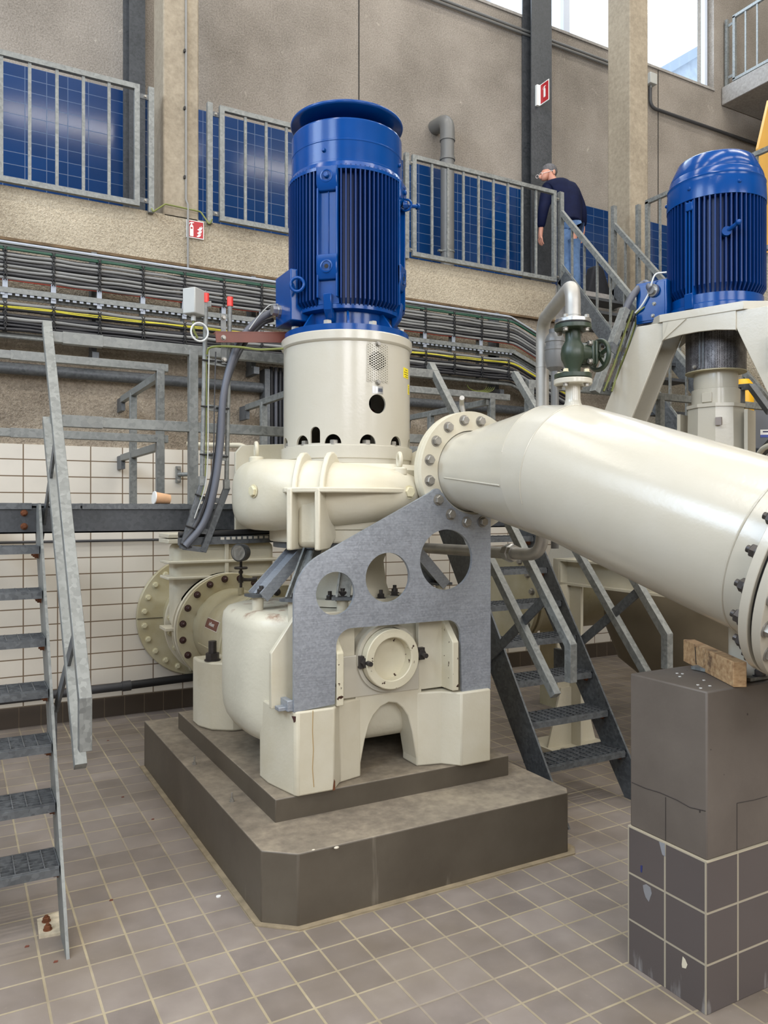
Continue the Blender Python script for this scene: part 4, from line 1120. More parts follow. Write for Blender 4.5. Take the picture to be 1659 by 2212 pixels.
for y, z in ((3.75, 1.825), (3.6, 1.86), (3.48, 1.885), (3.36, 1.894)): secs.append((V((AX + .455, y, z)), V((.205, 0, 0)), V((0, 0, .203)))); pw.append(2.4)
m = MB(); m.sweep(secs, 56, False, pw)
m.build('spiral', CREAM_ROUGH, r, 45)
MB().lathe([(.05, 1.60), (.43, 1.60), (.44, 1.66), (.44, 1.90), (.40, 1.93), (.05, 1.93)], (AX, AY, 0), 64).build('core', CREAM_ROUGH, r, 30)
MB().lathe([(.05, 1.532), (.415, 1.532), (.42, 1.54), (.42, 1.615), (.05, 1.615)], (AX, AY, 0), 64).build('bottom_ring', CREAM_ROUGH, r, 30)
# flange of the outlet
FC = V((2.334, 3.335, 1.894))
MB().lathe([(.306, 0), (.309, .004), (.309, .036), (.235, .045), (.21, .10)], FC, 64, (0, 1, 0)).build('outlet_flange', CREAM_ROUGH, r, 30)
# bracket ribs at front left, standing out radially
BD = 226
bd = V((math.cos(math.radians(BD)), math.sin(math.radians(BD)), 0)); bs = V((-bd.y, bd.x, 0))
pf = [(.645, 1.507), (.50, 1.507), (.34, 1.60), (.34, 1.93), (.395, 1.970), (.435, 1.982), (.475, 1.976), (.515, 1.952), (.550, 1.908), (.577, 1.855), (.590, 1.80), (.645, 1.80)]
for off in (-.078, .062):
    MB().prism(pf, V((AX, AY, 0)) + bs * (off + .014), bd, (0, 0, 1), .028).build('rib', CREAM_ROUGH, r, None, .007)
pol = [(212, .50), (213, .60), (216, .640), (226, .652), (236, .648), (250, .605), (268, .555), (284, .50), (284, .38), (248, .40), (212, .40)]
MB().prism([(AX + q * math.cos(math.radians(g)), AY + q * math.sin(math.radians(g))) for g, q in pol], (0, 0, 1.778), (1, 0, 0), (0, 1, 0), .026).build('shelf_rib', CREAM_ROUGH, r, None, .006)
MB().prism([(.40, 1.515), (.575, 1.515), (.565, 1.785), (.40, 1.785)], V((AX, AY, 0)) + bs * .05, bd, (0, 0, 1), .12).build('bracket_back', CREAM_ROUGH, r, None, .03)
# plugs, lifting eyes
for deg, rr, z, dd in ((193, .597, 1.79, 193), (281, .512, 1.785, 276)):
    put(HEX_CREAM, 'plug', r, A(rr, deg, z), (math.cos(math.radians(dd)), math.sin(math.radians(dd)), 0)).scale = (1.3, 1.3, .8)
def eye(parent, base, rad, mat, axis=(1, .35, 0)):
    ax = V(axis).normalized(); up = V((0, 0, 1)); sd = ax
    e = MB().lathe([(.038, 0), (.038, .03), (.032, .036)], base, 20)
    cc = base + V((0, 0, .036 + rad * 1.1))
    e.tube([cc + sd * (rad * .7 * math.cos(a)) + up * (rad * math.sin(a)) for a in [i * PI / 10 for i in range(20)]], rad * .32, 8, closed=True)
    return e.build('lifting_eye', mat, parent, 40)
eye(r, A(.50, 172, 1.94), .034, CREAM_ROUGH, (.2, 1, 0))
eye(r, A(.43, 282, 1.875), .034, CREAM_ROUGH, (.2, 1, 0))
# rear plate
pp = [aY(x, y, 4.32) for x, y in ((508, 978), (522, 962), (650, 958), (650, 1164), (508, 1162))]
MB().prism([(p.x, p.z) for p in pp], (0, 4.34, 0), (1, 0, 0), (0, 0, 1), .025).build('rear_plate', CREAM_ROUGH, r, None, .004)

# ------------------------------------------------------------------ lantern with openings
r = thing('motor_lantern', 'round cream lantern with arched openings between spiral casing and blue motor', 'lantern', (AX, AY, 1.91))
LR = .344
n = 160
o = MB().lathe([(LR, 2.02), (LR, 2.60), (LR - .012, 2.60), (LR - .012, 2.02)], (AX, AY, 0), n, loop=True).build('shell', CREAM, r)
cut = []
for k in range(12):
    deg = 232 + 30 * k
    d = V((math.cos(math.radians(deg)), math.sin(math.radians(deg)), 0))
    cm = MB(); sd = V((-d.y, d.x, 0))
    cm.prism([(.043 * math.cos(a), .047 * math.sin(a)) for a in [PI * i / 14 for i in range(15)]], A(.24, deg, 2.032), sd, (0, 0, 1), .2 if sd.cross(V((0, 0, 1))).dot(d) > 0 else -.2)
    cut.append(cm.build('cutter', CREAM))
cm = MB(); deg = 216; d = V((math.cos(math.radians(deg)), math.sin(math.radians(deg)), 0)); sd = V((-d.y, d.x, 0))
cm.prism([(-.028, 0), (.028, 0)] + [(.028 * math.cos(a), .055 + .028 * math.sin(a)) for a in [PI * i / 10 for i in range(11)]], A(.24, deg, 2.036), sd, (0, 0, 1), .2 if sd.cross(V((0, 0, 1))).dot(d) > 0 else -.2)
cut.append(cm.build('cutter', CREAM))
PD = 271
d = V((math.cos(math.radians(PD)), math.sin(math.radians(PD)), 0))
cut.append(MB().cyl(A(.2, PD, 2.236), A(.5, PD, 2.236), .049, 40).build('cutter', CREAM))
cut.append(MB().cyl(A(.2, PD, 2.455), A(.5, PD, 2.455), .050, 40).build('cutter', CREAM))
carve(o, cut)
MB().lathe([(LR, 2.55), (.350, 2.553), (.356, 2.562), (.356, 2.600), (.350, 2.606), (.25, 2.606)], (AX, AY, 0), 96, caps=False).build('top_rim', CREAM, r, 30)
MB().lathe([(.05, 1.905), (.349, 1.905), (.349, 1.932), (.352, 1.934), (.352, 1.957), (.357, 1.96), (.357, 2.022), (LR, 2.028), (.05, 2.028)], (AX, AY, 0), 96).build('base_ring', CREAM, r, 30)
for k in range(12): put(HEX_BIGHEAD, 'base_bolt', r, A(.318, 232 + 30 * k, 2.028))
MB().lathe([(.13, 2.028), (.13, 2.60)], (AX, AY, 0), 40).build('coupling', plain('dark_coupling', lin(52, 48, 44), .5, .4), r, 30)
MB().lathe([(.15, 2.20), (.15, 2.24)], (AX, AY, 0), 40).build('coupling_ring', plain('red_coupling', lin(128, 26, 22), .5), r, 30)
# perforated cover plate: a honeycomb of round holes on the curve of the shell
m = MB()
cw, ch = .0102 * 1.06, .0136
cols, rows = 13, 14
hw = .5 * .1235 / (cols) ; s = .00735
dx, dz = 1.5 * s, math.sqrt(3) * s
nx, nz = 11, 15
def onshell(u, z, off): return A(LR + off, PD + math.degrees(u / LR), z)
for i in range(nx):
    for j in range(nz):
        u0 = (i - (nx - 1) / 2) * dx; z0 = 2.442 + (j - (nz - 1) / 2) * dz + (dz / 2 if i % 2 else 0)
        N = 12; vs = []
        for k in range(N):
            a = 2 * PI * k / N
            aa = (a + 1e-9) % (PI / 3); R = s * math.cos(PI / 6) / math.cos(aa - PI / 6)
            vs.append(onshell(u0 + R * math.cos(a), z0 + R * math.sin(a), .0035))
        for k in range(N):
            a = 2 * PI * k / N
            vs.append(onshell(u0 + .0046 * math.cos(a), z0 + .0046 * math.sin(a), .0035))
        for k in range(N):
            a = 2 * PI * k / N
            vs.append(onshell(u0 + .0046 * math.cos(a), z0 + .0046 * math.sin(a), .0006))
        fs = [(k, (k + 1) % N, N + (k + 1) % N, N + k) for k in range(N)] + [(N + k, N + (k + 1) % N, 2 * N + (k + 1) % N, 2 * N + k) for k in range(N)]
        m.add(vs, fs)
m.build('perforated_cover', CREAM, r)
for z in (2.54, 2.345): put(HEX_SMALL, 'cover_screw', r, onshell(0, z, .004), d)
# nameplate, two yellow stickers
def curved(u0, u1, z0, z1, off, mat, name, parent, dc):
    vs = []; N = 8
    for k in range(N + 1):
        u = u0 + (u1 - u0) * k / N
        for z in (z0, z1):
            for of in (off, off - .0012): vs.append(A(LR + of, dc + math.degrees(u / LR), z))
    fs = []
    for k in range(N):
        a = k * 4; b = a + 4
        fs += [(a, b, b + 2, a + 2), (a + 1, a + 3, b + 3, b + 1), (a, a + 1, b + 1, b), (a + 2, b + 2, b + 3, a + 3)]
    fs += [(0, 2, 3, 1), (N * 4, N * 4 + 1, N * 4 + 3, N * 4 + 2)]
    return MB().add(vs, fs).build(name, mat, parent, 30)
np_ = curved(-.031, .031, 2.288, 2.326, .0014, STEEL, 'nameplate', r, PD)
curved(-.012, -.002, 2.292, 2.324, .0018, SIGN_WHITE, 'nameplate_mark', np_, PD)
curved(.002, .028, 2.298, 2.316, .0018, plain('plate_grey', lin(84, 88, 98), .4, .5), 'nameplate_mark', np_, PD)
st = curved(-.032, .038, 2.395, 2.448, .0014, YELLOW, 'warning_sticker', r, 309)
for k, (z, a, b) in enumerate(((2.437, -.012, .02), (2.425, -.024, .03), (2.413, -.024, .03), (2.402, -.012, .03))): curved(a, b, z - .0014, z + .0014, .0018, INK, 'text_line', st, 309)
st = curved(-.018, .012, 2.315, 2.368, .0014, YELLOW, 'small_sticker', r, 318)
for z in (2.358, 2.348, 2.340, 2.332, 2.324): curved(-.012, .006, z - .0022, z + .0022, .0018, plain('dark_olive', lin(96, 88, 20), .5), 'text_line', st, 318)

# ------------------------------------------------------------------ electric motors
def fins(mb, c, ri, ro, z0, z1, gaps, pitch, taper=.045):
    """finned barrel: radial fins except inside the angular gaps (deg centre, half width)"""
    nf = int(round(360 / pitch)); prof = []
    for k in range(nf):
        deg = 360 * k / nf
        w = pitch
        ing = any(abs((deg - g + 180) % 360 - 180) < hw for g, hw in gaps)
        if ing: prof += [(deg - w * .5, 0), (deg, 0)]
        else: prof += [(deg - w * .5, 0), (deg - w * .19, 0), (deg - w * .15, 1), (deg + w * .15, 1), (deg + w * .19, 0)]
    n = len(prof); vs = []
    levels = [(z0, .12), (z0 + taper, 1.0), (z1, 1.0)]
    for z, t in levels:
        for deg, f in prof:
            rr = ri + (ro - ri) * f * t
            vs.append(c + V((rr * math.cos(math.radians(deg)), rr * math.sin(math.radians(deg)), z)))
    fs = []
    for i in range(len(levels) - 1):
        for k in range(n):
            l = (k + 1) % n; fs.append((i * n + k, i * n + l, (i + 1) * n + l, (i + 1) * n + k))
    fs += [tuple(reversed(range(n))), tuple((len(levels) - 1) * n + k for k in range(n))]
    return mb.add(vs, fs)
r = thing('electric_motor', 'tall blue finned motor with a round rain cap standing on the cream lantern', 'motor', (AX, AY, 2.607))
ctr = V((AX, AY, 0))
fins(MB(), ctr, .270, .317, 2.728, 3.452, [(45, 12), (135, 12), (225, 12), (315, 12)], 4.5).build('finned_body', BLUE_FIN, r)
MB().lathe([(.300, 2.606), (.338, 2.607), (.338, 2.640), (.262, 2.642), (.245, 2.66), (.245, 2.72), (.29, 2.728), (.29, 2.75)], ctr, 72, caps=False).build('mounting_flange', BLUE, r, 30)
for k in range(8):
    deg = 22.5 + 45 * k; d = V((math.cos(math.radians(deg)), math.sin(math.radians(deg)), 0)); sd = V((-d.y, d.x, 0))
    MB().prism([(.24, 2.64), (.325, 2.64), (.255, 2.73), (.24, 2.73)], ctr - sd * .006, d, (0, 0, 1), .012 * (1 if True else -1)).build('flange_rib', BLUE, r)
    put(HEX_BIGHEAD, 'flange_bolt', r, A(.302, deg + 22.5, 2.640))
for deg in (45, 135, 225, 315):                        # cast pads with their bosses
    d = V((math.cos(math.radians(deg)), math.sin(math.radians(deg)), 0)); sd = V((-d.y, d.x, 0))
    w = .057
    def blk(r0, r1, z0, z1, name, bev=.004, tz=0):
        o0 = ctr - sd * w
        return MB().prism([(r0, z0), (r1 - tz, z0), (r1, z0 + tz * 2), (r1, z1), (r0, z1)], ctr + sd * w, d, (0, 0, 1), .114).build(name, BLUE, r, None, bev)
    blk(.25, .322, 3.325, 3.447, 'lifting_pad', .006, .018)
    blk(.25, .322, 2.872, 2.998, 'lower_pad', .006, .018)
    blk(.25, .288, 2.75, 3.33, 'pad_web')
    for s_ in (-1, 1): MB().bar(ctr + d * .283 + sd * (s_ * .052) + V((0, 0, 2.78)), ctr + d * .283 + sd * (s_ * .052) + V((0, 0, 3.34)), .010, .066, d).build('pad_edge', BLUE, r, None, .003)
    MB().bar(ctr + d * .288 + V((0, 0, 3.0)), ctr + d * .288 + V((0, 0, 3.33)), .006, .012, d).build('pad_seam', BLUE, r, None, .002)
    for z, rr in ((3.395, .033), (2.935, .033)):
        p = ctr + d * .321 + V((0, 0, z))
        b = MB().lathe([(rr, 0), (rr, .003), (rr - .006, .004), (rr - .008, .001), (.013, .001), (.013, .012), (.009, .016)] if z > 3 else [(rr, 0), (rr, .003), (rr - .006, .004), (rr - .008, .001)], p, 32, d).build('boss', BLUE, r, 40)
        if z < 3: MB().lathe([(.011, .001), (.011, .0025)], p, 20, d).build('threaded_hole', DARKHOLE, b)
    MB().prism([(.26, 2.66), (.305, 2.72), (.315, 2.80), (.26, 2.80)], ctr + sd * .022, d, (0, 0, 1), .044).build('pad_foot', BLUE, r, None, .004)
# fan cover with rolled beads, rain cap
MB().lathe([(.30, 3.430), (.318, 3.430), (.318, 3.446), (.3035, 3.474), (.3035, 3.482), (.3005, 3.485), (.3005, 3.580), (.3025, 3.583), (.3025, 3.588), (.3000, 3.591), (.3000, 3.690), (.297, 3.697), (.20, 3.70)], ctr, 96).build('fan_cover', BLUE, r, 20)
for deg in (221, 311, 41, 131): put(mesh_of(MB().lathe([(.011, 0), (.011, .004), (.007, .011)], n=12), BLUE), 'cover_screw', r, A(.302, deg, 3.535), (math.cos(math.radians(deg)), math.sin(math.radians(deg)), 0))
MB().lathe([(.11, 3.69), (.11, 3.755), (.20, 3.760), (.300, 3.768), (.305, 3.772), (.307, 3.779), (.304, 3.786), (.294, 3.787), (.10, 3.82), (.02, 3.825)], ctr, 96).build('rain_cap', BLUE, r, 40)
# terminal box with gland, eye ring, lifting bar
MB().box(1.535, 3.80, 2.685, 1.70, 4.02, 2.955).build('terminal_box', BLUE, r, None, .006)
MB().box(1.66, 3.78, 2.70, 1.76, 4.04, 2.94).build('terminal_neck', BLUE, r)
g = aY(600, 671, 3.95)
MB().lathe([(.034, 0), (.034, .02), (.027, .022), (.027, .05)], (1.54, 3.955, g.z), 8, (-1, 0, 0)).build('cable_gland', STEEL, r, 30)
e = A(.345, 196, 2.86)
MB().tube([e + V((0.0, 0, 0)) + V((-.44, .9, 0)).normalized() * 0 + V((.78 * .036 * math.cos(a), -.6 * .036 * math.cos(a), .036 * math.sin(a))) for a in [i * PI / 12 for i in range(24)]], .0085, 10, closed=True).build('eye_ring', BLUE, r, 40)
d = V((math.cos(math.radians(315)), math.sin(math.radians(315)), 0))
p = A(.32, 318, 3.335)
m = MB().cyl(p, p + V((.085, .01, .012)), .0105, 14).lathe([(.016, 0), (.016, .012)], p + V((.085, .01, .012)), 14, (1, .1, .1)).lathe([(.026, 0), (.020, .02)], p, 16, d)
m.tube([p + V((.008, 0, 0)) + V((.0, -.006, .03 * math.sin(a))) + d * (.03 * math.cos(a)) for a in [i * PI / 8 for i in range(16)]], .006, 8, closed=True)
m.build('lifting_shackle', BLUE, r, 40)

# ------------------------------------------------------------------ galvanised support plate under the outlet flange
r = thing('support_plate', 'large galvanised plate with three round holes bolted under the pipe flange', 'plate', (1.9, 3.30, .785))
def arcp(cx, cz, rad, a0, a1, k=10): return [(cx + rad * math.cos(math.radians(a0 + (a1 - a0) * i / k)), cz + rad * math.sin(math.radians(a0 + (a1 - a0) * i / k))) for i in range(k + 1)]
outer = [(1.344, .783), (1.344, 1.27)] + arcp(1.57, 1.285, .226, 176, 118, 12) + [(2.075, 1.786)] + arcp(2.108, 1.775, .028, 120, 20, 5)
outer += arcp(2.334, 1.894, .221, 211, 298, 18) + [(2.438, 1.69), (2.438, .771), (2.259, .770), (2.251, 1.05)] + arcp(2.170, 1.062, .081, 2, 90, 8) + arcp(1.635, 1.062, .081, 92, 176, 8) + [(1.547, .797)]
holes = [circ(1.551, 1.309, .099, .101, 40), circ(1.829, 1.372, .121, .119, 44), circ(2.166, 1.447, .156, .152, 52)]
for (x, y) in ((951, 1078), (978, 1109), (1013, 1126)): pass
MB().plate(outer, holes, (0, 3.305, 0), (1, 0, 0), (0, 0, 1), .018).build('plate', GALV_PLATE, r, 30)
MB().box(1.285, 3.325, .785, 1.344, 3.375, .803).box(1.318, 3.300, .785, 1.346, 3.40, .835).build('foot_tab', GALV_PLATE, r, None, .003)

# ------------------------------------------------------------------ discharge pipe
r = thing('discharge_pipe', 'thick cream discharge pipe widening from the pump flange towards the right edge', 'pipe', (2.4, 2.5, 1.1))
E0 = V((2.5, 1.60, 1.513)); K1 = V((2.366, 2.72, 1.868)); K2 = V((2.374, 2.585, 1.848))
axd = (E0 - K2).normalized(); up2 = (V((0, 0, 1)) - axd * axd.z).normalized(); sd2 = axd.cross(up2).normalized()
upm = V((0, .16, .987)).normalized()
RX = V((1, 0, 0))
def ringsec(c, rad, up): return (c, RX * rad, up * rad)
secs = [ringsec(V((2.334, 3.310, 1.894)), .206, V((0, 0, 1))), ringsec(V((2.336, 3.285, 1.8935)), .200, V((0, 0, 1)))]
for t in (.25, .5, .75, 1.0): secs.append(ringsec(V((2.336, 3.285, 1.8935)).lerp(K1, t), .200 + .100 * t, V((0, -.02 * t, 1)).normalized()))
MB().sweep(secs, 72).build('cone', CREAM, r, 60)
MB().sweep([ringsec(K1, .300, V((0, -.02, 1)).normalized()), ringsec(K2 - V((0, -.02, 0)) * 0, .305, upm * -1 if False else V((0, -.17, .985)))], 72).build('mitre_ring', CREAM, r, 60)
secs = []
for t in (0, .33, .66, 1.0):
    u = V((0, -.17, .985)).lerp(up2, min(1, t * 1.5)).normalized()
    s_ = RX.lerp(-sd2 if sd2.x < 0 else sd2, t).normalized()
    secs.append((K2.lerp(E0, t), s_ * .305, u * .305))
MB().sweep(secs, 72).build('barrel', CREAM, r, 60)
def bead(c, rx, uz, rad, a0, a1, name='weld_bead', th=.0035):
    pts = [c + rx * (rad * math.cos(a)) + uz * (rad * math.sin(a)) for a in [math.radians(a0 + (a1 - a0) * i / 40) for i in range(41)]]
    MB().tube(pts, th, 6).build(name, CREAM, r, 50)
bead(K2, RX, V((0, -.17, .985)).normalized(), .305, 95, 205)
bead(K1, RX, V((0, 0, 1)), .300, 100, 165, th=.0022)
sx2 = -sd2 if sd2.x < 0 else sd2
bead(E0 - axd * .115, sx2, up2, .305, 70, 250, th=.004)
a0, a1 = V((2.336, 3.27, 1.8935)), K1
q0 = a0 + V((-.2 * math.cos(.18), 0, -.2 * math.sin(.18))); q1 = a1 + V((-.30 * math.cos(.22), 0.01, -.30 * math.sin(.22)))
MB().tube([q0, q0.lerp(q1, .5), q1], .0045, 6).build('weld_bead', CREAM, r, 50)
# small flange with sixteen bolts
PF = V((2.334, 3.331, 1.894))
MB().lathe([(.21, -.002), (.3075, -.002), (.309, .002), (.309, .024), (.21, .024)], V((2.334, 3.307, 1.894)), 80, (0, 1, 0), loop=True).build('pump_side_flange', CREAM_ROUGH, r, 30)
for k in range(16):
    a = math.radians(11.25 + 22.5 * k)
    p = V((2.334 + .264 * math.cos(a), 3.305, 1.894 + .264 * math.sin(a)))
    onp = (p.z < 1.775 and p.x < 2.43)
    if onp: p.y = 3.286
    put(HEX_BIGHEAD, 'flange_bolt', r, p, (0, -1, 0), .3 * k)
    if onp: put(mesh_of(MB().lathe([(.024, 0), (.024, .003)], n=20), BOLT_DARK), 'washer', r, p + V((0, .002, 0)), (0, -1, 0))
# large flange pair with twenty bolts
def bigring(t, name, ri=.25, mat=CREAM): MB().lathe([(ri, 0), (.388, 0), (.390, .002), (.390, .030), (.388, .032), (ri, .032)], E0 + axd * t, 96, axd, loop=True).build(name, mat, r, 30)
bigring(0, 'barrel_flange')
MB().lathe([(.25, 0), (.372, 0), (.372, .014), (.25, .014)], E0 + axd * .032, 80, axd, loop=True).build('gasket', BLACK, r, 30)
for k in range(20):
    a = 2 * PI * (k + .5) / 20
    rad = sx2 * math.cos(a) + up2 * math.sin(a)
    put(HEX_BIG, 'flange_nut', r, E0 + rad * .361, -axd, .5 * k)
# foot of the pipe on the pier
st = V((2.52, 1.86, 1.086))
MB().box(st.x - .045, st.y - .055, 1.088, st.x + .20, st.y + .20, 1.10).build('foot_plate', GALV, r)
MB().cyl(st + V((.03, .02, .012)), st + V((.03, .02, .23)), .058, 32).build('foot_stub', CREAM, r, 40)
put(HEX_DARK, 'foot_bolt', r, st + V((.02, -.045, .014)))
# branch for the vent valve
VB = V((2.372, 2.60, 2.10))
MB().lathe([(.052, 0), (.045, .048), (.036, .062), (.0325, .080), (.0315, .146)], VB, 32).build('vent_branch', CREAM, r, 40)
MB().lathe([(.03, .144), (.080, .144), (.083, .147), (.083, .164), (.080, .167), (.03, .167)], VB, 48).build('vent_flange', CREAM, r, 30)
for k in range(4):
    deg = 20 + 90 * k; p = VB + V((.065 * math.cos(math.radians(deg)), .065 * math.sin(math.radians(deg)), .144)); put(HEX_SMALL, 'vent_bolt', r, p, (0, 0, -1))
r2 = thing('connecting_spool', 'cream flanged pipe end bolted to the thick pipe at the right edge', 'pipe', E0 + axd * .046 + V((0, 0, -.39)))
MB().lathe([(.25, 0), (.388, 0), (.390, .002), (.390, .030), (.388, .032), (.335, .032), (.315, .05), (.310, .08), (.308, .35), (.25, .35)], E0 + axd * .046, 96, axd, loop=True).build('flange_and_barrel', CREAM, r2, 30)
for k in range(20):
    a = 2 * PI * (k + .5) / 20
    rad = sx2 * math.cos(a) + up2 * math.sin(a)
    put(HEX_BIGHEAD, 'flange_bolt', r2, E0 + axd * .078 + rad * .361, axd, .5 * k)

# ------------------------------------------------------------------ green valve on the pipe
r = thing('vent_valve', 'dark green globe valve with a handwheel on top of the cream pipe', 'valve', VB + V((0, 0, .167)))
z0 = VB.z + .170; X, Y = VB.x, VB.y
MB().lathe([(.03, z0), (.078, z0), (.080, z0 + .003), (.080, z0 + .019), (.03, z0 + .022)], (X, Y, 0), 48).build('lower_flange', VALVE_GREEN, r, 30)
MB().lathe([(.033, z0 + .02), (.033, z0 + .05), (.050, z0 + .085), (.053, z0 + .11), (.048, z0 + .14), (.034, z0 + .165), (.033, z0 + .215)], (X, Y, 0), 40).build('body', VALVE_GREEN, r, 40)
MB().lathe([(.03, z0 + .212), (.078, z0 + .214), (.080, z0 + .217), (.080, z0 + .233), (.03, z0 + .236)], (X, Y, 0), 48).build('upper_flange', VALVE_GREEN, r, 30)
MB().lathe([(.03, z0 + .236), (.074, z0 + .236), (.074, z0 + .240), (.03, z0 + .240)], (X, Y, 0), 48).build('gasket', BLACK, r, 30)
MB().lathe([(.02, z0 + .240), (.076, z0 + .240), (.078, z0 + .242), (.078, z0 + .255), (.076, z0 + .257), (.028, z0 + .258)], (X, Y, 0), 48).build('steel_flange', STEEL, r, 30)
hd = V((.998, -.06, 0)).normalized(); hs = V((-hd.y, hd.x, 0))
cz = V((X, Y, z0 + .115))
MB().lathe([(.046, 0), (.046, .055)], cz + hd * .015, 28, hd).build('bonnet_neck', VALVE_GREEN, r, 40)
for t in (.068, .086): MB().bar(cz + hd * t, cz + hd * (t + .014), .10, .105).build('bonnet_plate', VALVE_GREEN, r, None, .006)
for a in (-1, 1):
    for b in (-1, 1): put(HEX_SMALL, 'bonnet_bolt', r, cz + hd * .067 + hs * (a * .038) + V((0, 0, b * .040)), -hd)
w = thing
m = MB().cyl(cz + hd * .10, cz + hd * .15, .014, 16)
m.build('spindle', VALVE_GREEN, r, 40)
hc = cz + hd * .145
m = MB().tube([hc + hs * (.064 * math.cos(a)) + V((0, 0, .064 * math.sin(a))) for a in [i * PI / 20 for i in range(40)]], .0105, 12, closed=True)
m.lathe([(.022, -.012), (.022, .012)], hc, 20, hd)
for k in range(5):
    a = 2 * PI * k / 5 + .3
    m.bar(hc, hc + hs * (.055 * math.cos(a)) + V((0, 0, .055 * math.sin(a))), .016, .010, hd)
m.build('handwheel', VALVE_GREEN, r, 40)
for k in range(4):
    a = math.radians(20 + 90 * k); dx, dy = .065 * math.cos(a), .065 * math.sin(a)
    put(HEX_CREAM, 'flange_nut', r, (X + dx, Y + dy, z0 + .022)).scale = (.55, .55, .7)
    put(HEX_SMALL, 'flange_nut', r, (X + dx, Y + dy, z0 + .213), (0, 0, -1))
    put(HEX_SMALL, 'flange_bolt', r, (X + dx, Y + dy, z0 + .257))
# PVC union standing behind the valve
u = V((2.68, 3.07, 2.40))
r = thing('plastic_union', 'grey plastic pipe union partly hidden behind the green valve', 'pipe fitting', u)
MB().lathe([(.02, .0), (.042, .02), (.050, .06), (.050, .105), (.052, .108), (.052, .125), (.047, .127), (.047, .147), (.050, .15), (.050, .163), (.040, .185), (.030, .195), (.030, .215)], u, 32).cyl(u - V((0, 0, .9)), u + V((0, 0, .02)), .02, 16).build('union_body', PVC, r, 30)
# stainless vent pipe, over the top and down behind the thick pipe
zt = z0 + .26
r = thing('vent_pipe', 'stainless vent pipe bent over from the green valve down behind the thick pipe', 'pipe', (2.7, 3.2, 1.45))
pth = bend_path([(X, Y, z0 + .245), (X, Y, 2.682), (2.70, 3.19, 2.682), (2.70, 3.19, 1.46), (2.70, 4.45, 1.445)], .115, 10)
MB().tube(pth, .0335, 20).build('pipe_run', STAINLESS, r, 50)
for z in (2.44, z0 + .275): MB().tube([(2.70, 3.19, z), (2.70, 3.19, z + .006)] if z < 2.445 and z > 2.43 else [(X, Y, z), (X, Y, z + .006)], .035, 20).build('weld', STAINLESS, r, 50)
MB().lathe([(.046, 0), (.046, .022), (.052, .026), (.052, .05), (.046, .054), (.046, .075)], (2.70, 3.42, 1.458), 8, (0, 1, 0)).build('union_nut', STEEL, r, 30)
# short open tube on the flange top
p = aY(1001, 893, 3.36)
tag(MB().tube(bend_path([p, p + V((-.012, 0, .05)), p + V((-.05, -.06, .07))], .02), .013, 12).build('tube_stub', STAINLESS, None, 40), 'short open tube end standing on top of the pump outlet flange', 'tube')
# ================================================================== SUCTION LINE OF THE LARGE PUMP
SX, SZ = 1.865, .79
r = thing('suction_pipe', 'short cream suction pipe with bolted flanges behind the lower casing', 'pipe', (SX, 5.3, SZ - .42))
MB().lathe([(.30, 0), (.306, .01), (.306, 1.03), (.30, 1.04)], (SX, 4.785, SZ), 72, (0, 1, 0)).build('barrel', CREAM_OLD, r, 40)
for y, nm in ((4.752, 'front_flange'), (5.80, 'rear_flange')):
    MB().lathe([(.30, 0), (.418, 0), (.42, .003), (.42, .031), (.418, .034), (.30, .034)], (SX, y, SZ), 80, (0, 1, 0), loop=True).build(nm, CREAM_OLD, r, 30)
for k in range(20):
    a = 2 * PI * (k + .5) / 20
    put(CAPNUT, 'flange_nut', r, (SX + .383 * math.cos(a), 5.80, SZ + .383 * math.sin(a)), (0, -1, 0))
MB().tube([(SX + .307 * math.cos(a), y, SZ + .307 * math.sin(a)) for a, y in [(PI * 1.07, 4.85 + i * .09) for i in range(10)]], .004, 6).build('weld_bead', CREAM_OLD, r, 40)
# brown label, lettering along the pipe
def onpipe(y, ang, off): return V((SX + (.306 + off) * math.cos(ang), y, SZ + (.306 + off) * math.sin(ang)))
def pipepatch(y0, y1, a0, a1, off, mat, name, parent):
    vs = []; N = 6
    for k in range(N + 1):
        a = a0 + (a1 - a0) * k / N
        for y in (y0, y1):
            for o in (off, off - .001): vs.append(onpipe(y, a, o))
    fs = []
    for k in range(N):
        i = k * 4; j = i + 4
        fs += [(i, j, j + 2, i + 2), (i + 1, i + 3, j + 3, j + 1), (i, i + 1, j + 1, j), (i + 2, j + 2, j + 3, i + 3)]
    fs += [(0, 2, 3, 1), (N * 4, N * 4 + 1, N * 4 + 3, N * 4 + 2)]
    return MB().add(vs, fs).build(name, mat, parent, 30)
lp = aX(456, 1346, 1.60); ac = math.radians(160); yc = 5.36
pipepatch(yc - .142, yc + .142, ac - .118, ac + .118, .0012, SIGN_WHITE, 'label_border', r)
lb = pipepatch(yc - .137, yc + .137, ac - .108, ac + .108, .0022, BROWN, 'pipe_label', r)
cu = bpy.data.curves.new('lettering', 'FONT'); cu.body = 'influent'; cu.size = .040; cu.align_x = 'CENTER'; cu.align_y = 'CENTER'; cu.extrude = .0004
to = bpy.data.objects.new('lettering', cu); C.objects.link(to)
bpy.context.view_layer.update()
lm = bpy.data.meshes.new_from_object(to.evaluated_get(bpy.context.evaluated_depsgraph_get()))
bpy.data.objects.remove(to); bpy.data.curves.remove(cu)
nrm = V((math.cos(ac), 0, math.sin(ac))); xd = V((0, -1, 0)); yd = nrm.cross(xd)
lo = bpy.data.objects.new('label_lettering', lm); C.objects.link(lo); lo.parent = lb
lo.matrix_local = Matrix.Translation(onpipe(yc, ac, .003) - wloc(lb)) @ Matrix((xd, yd, nrm)).transposed().to_4x4()
lm.materials.clear(); lm.materials.append(SIGN_WHITE)
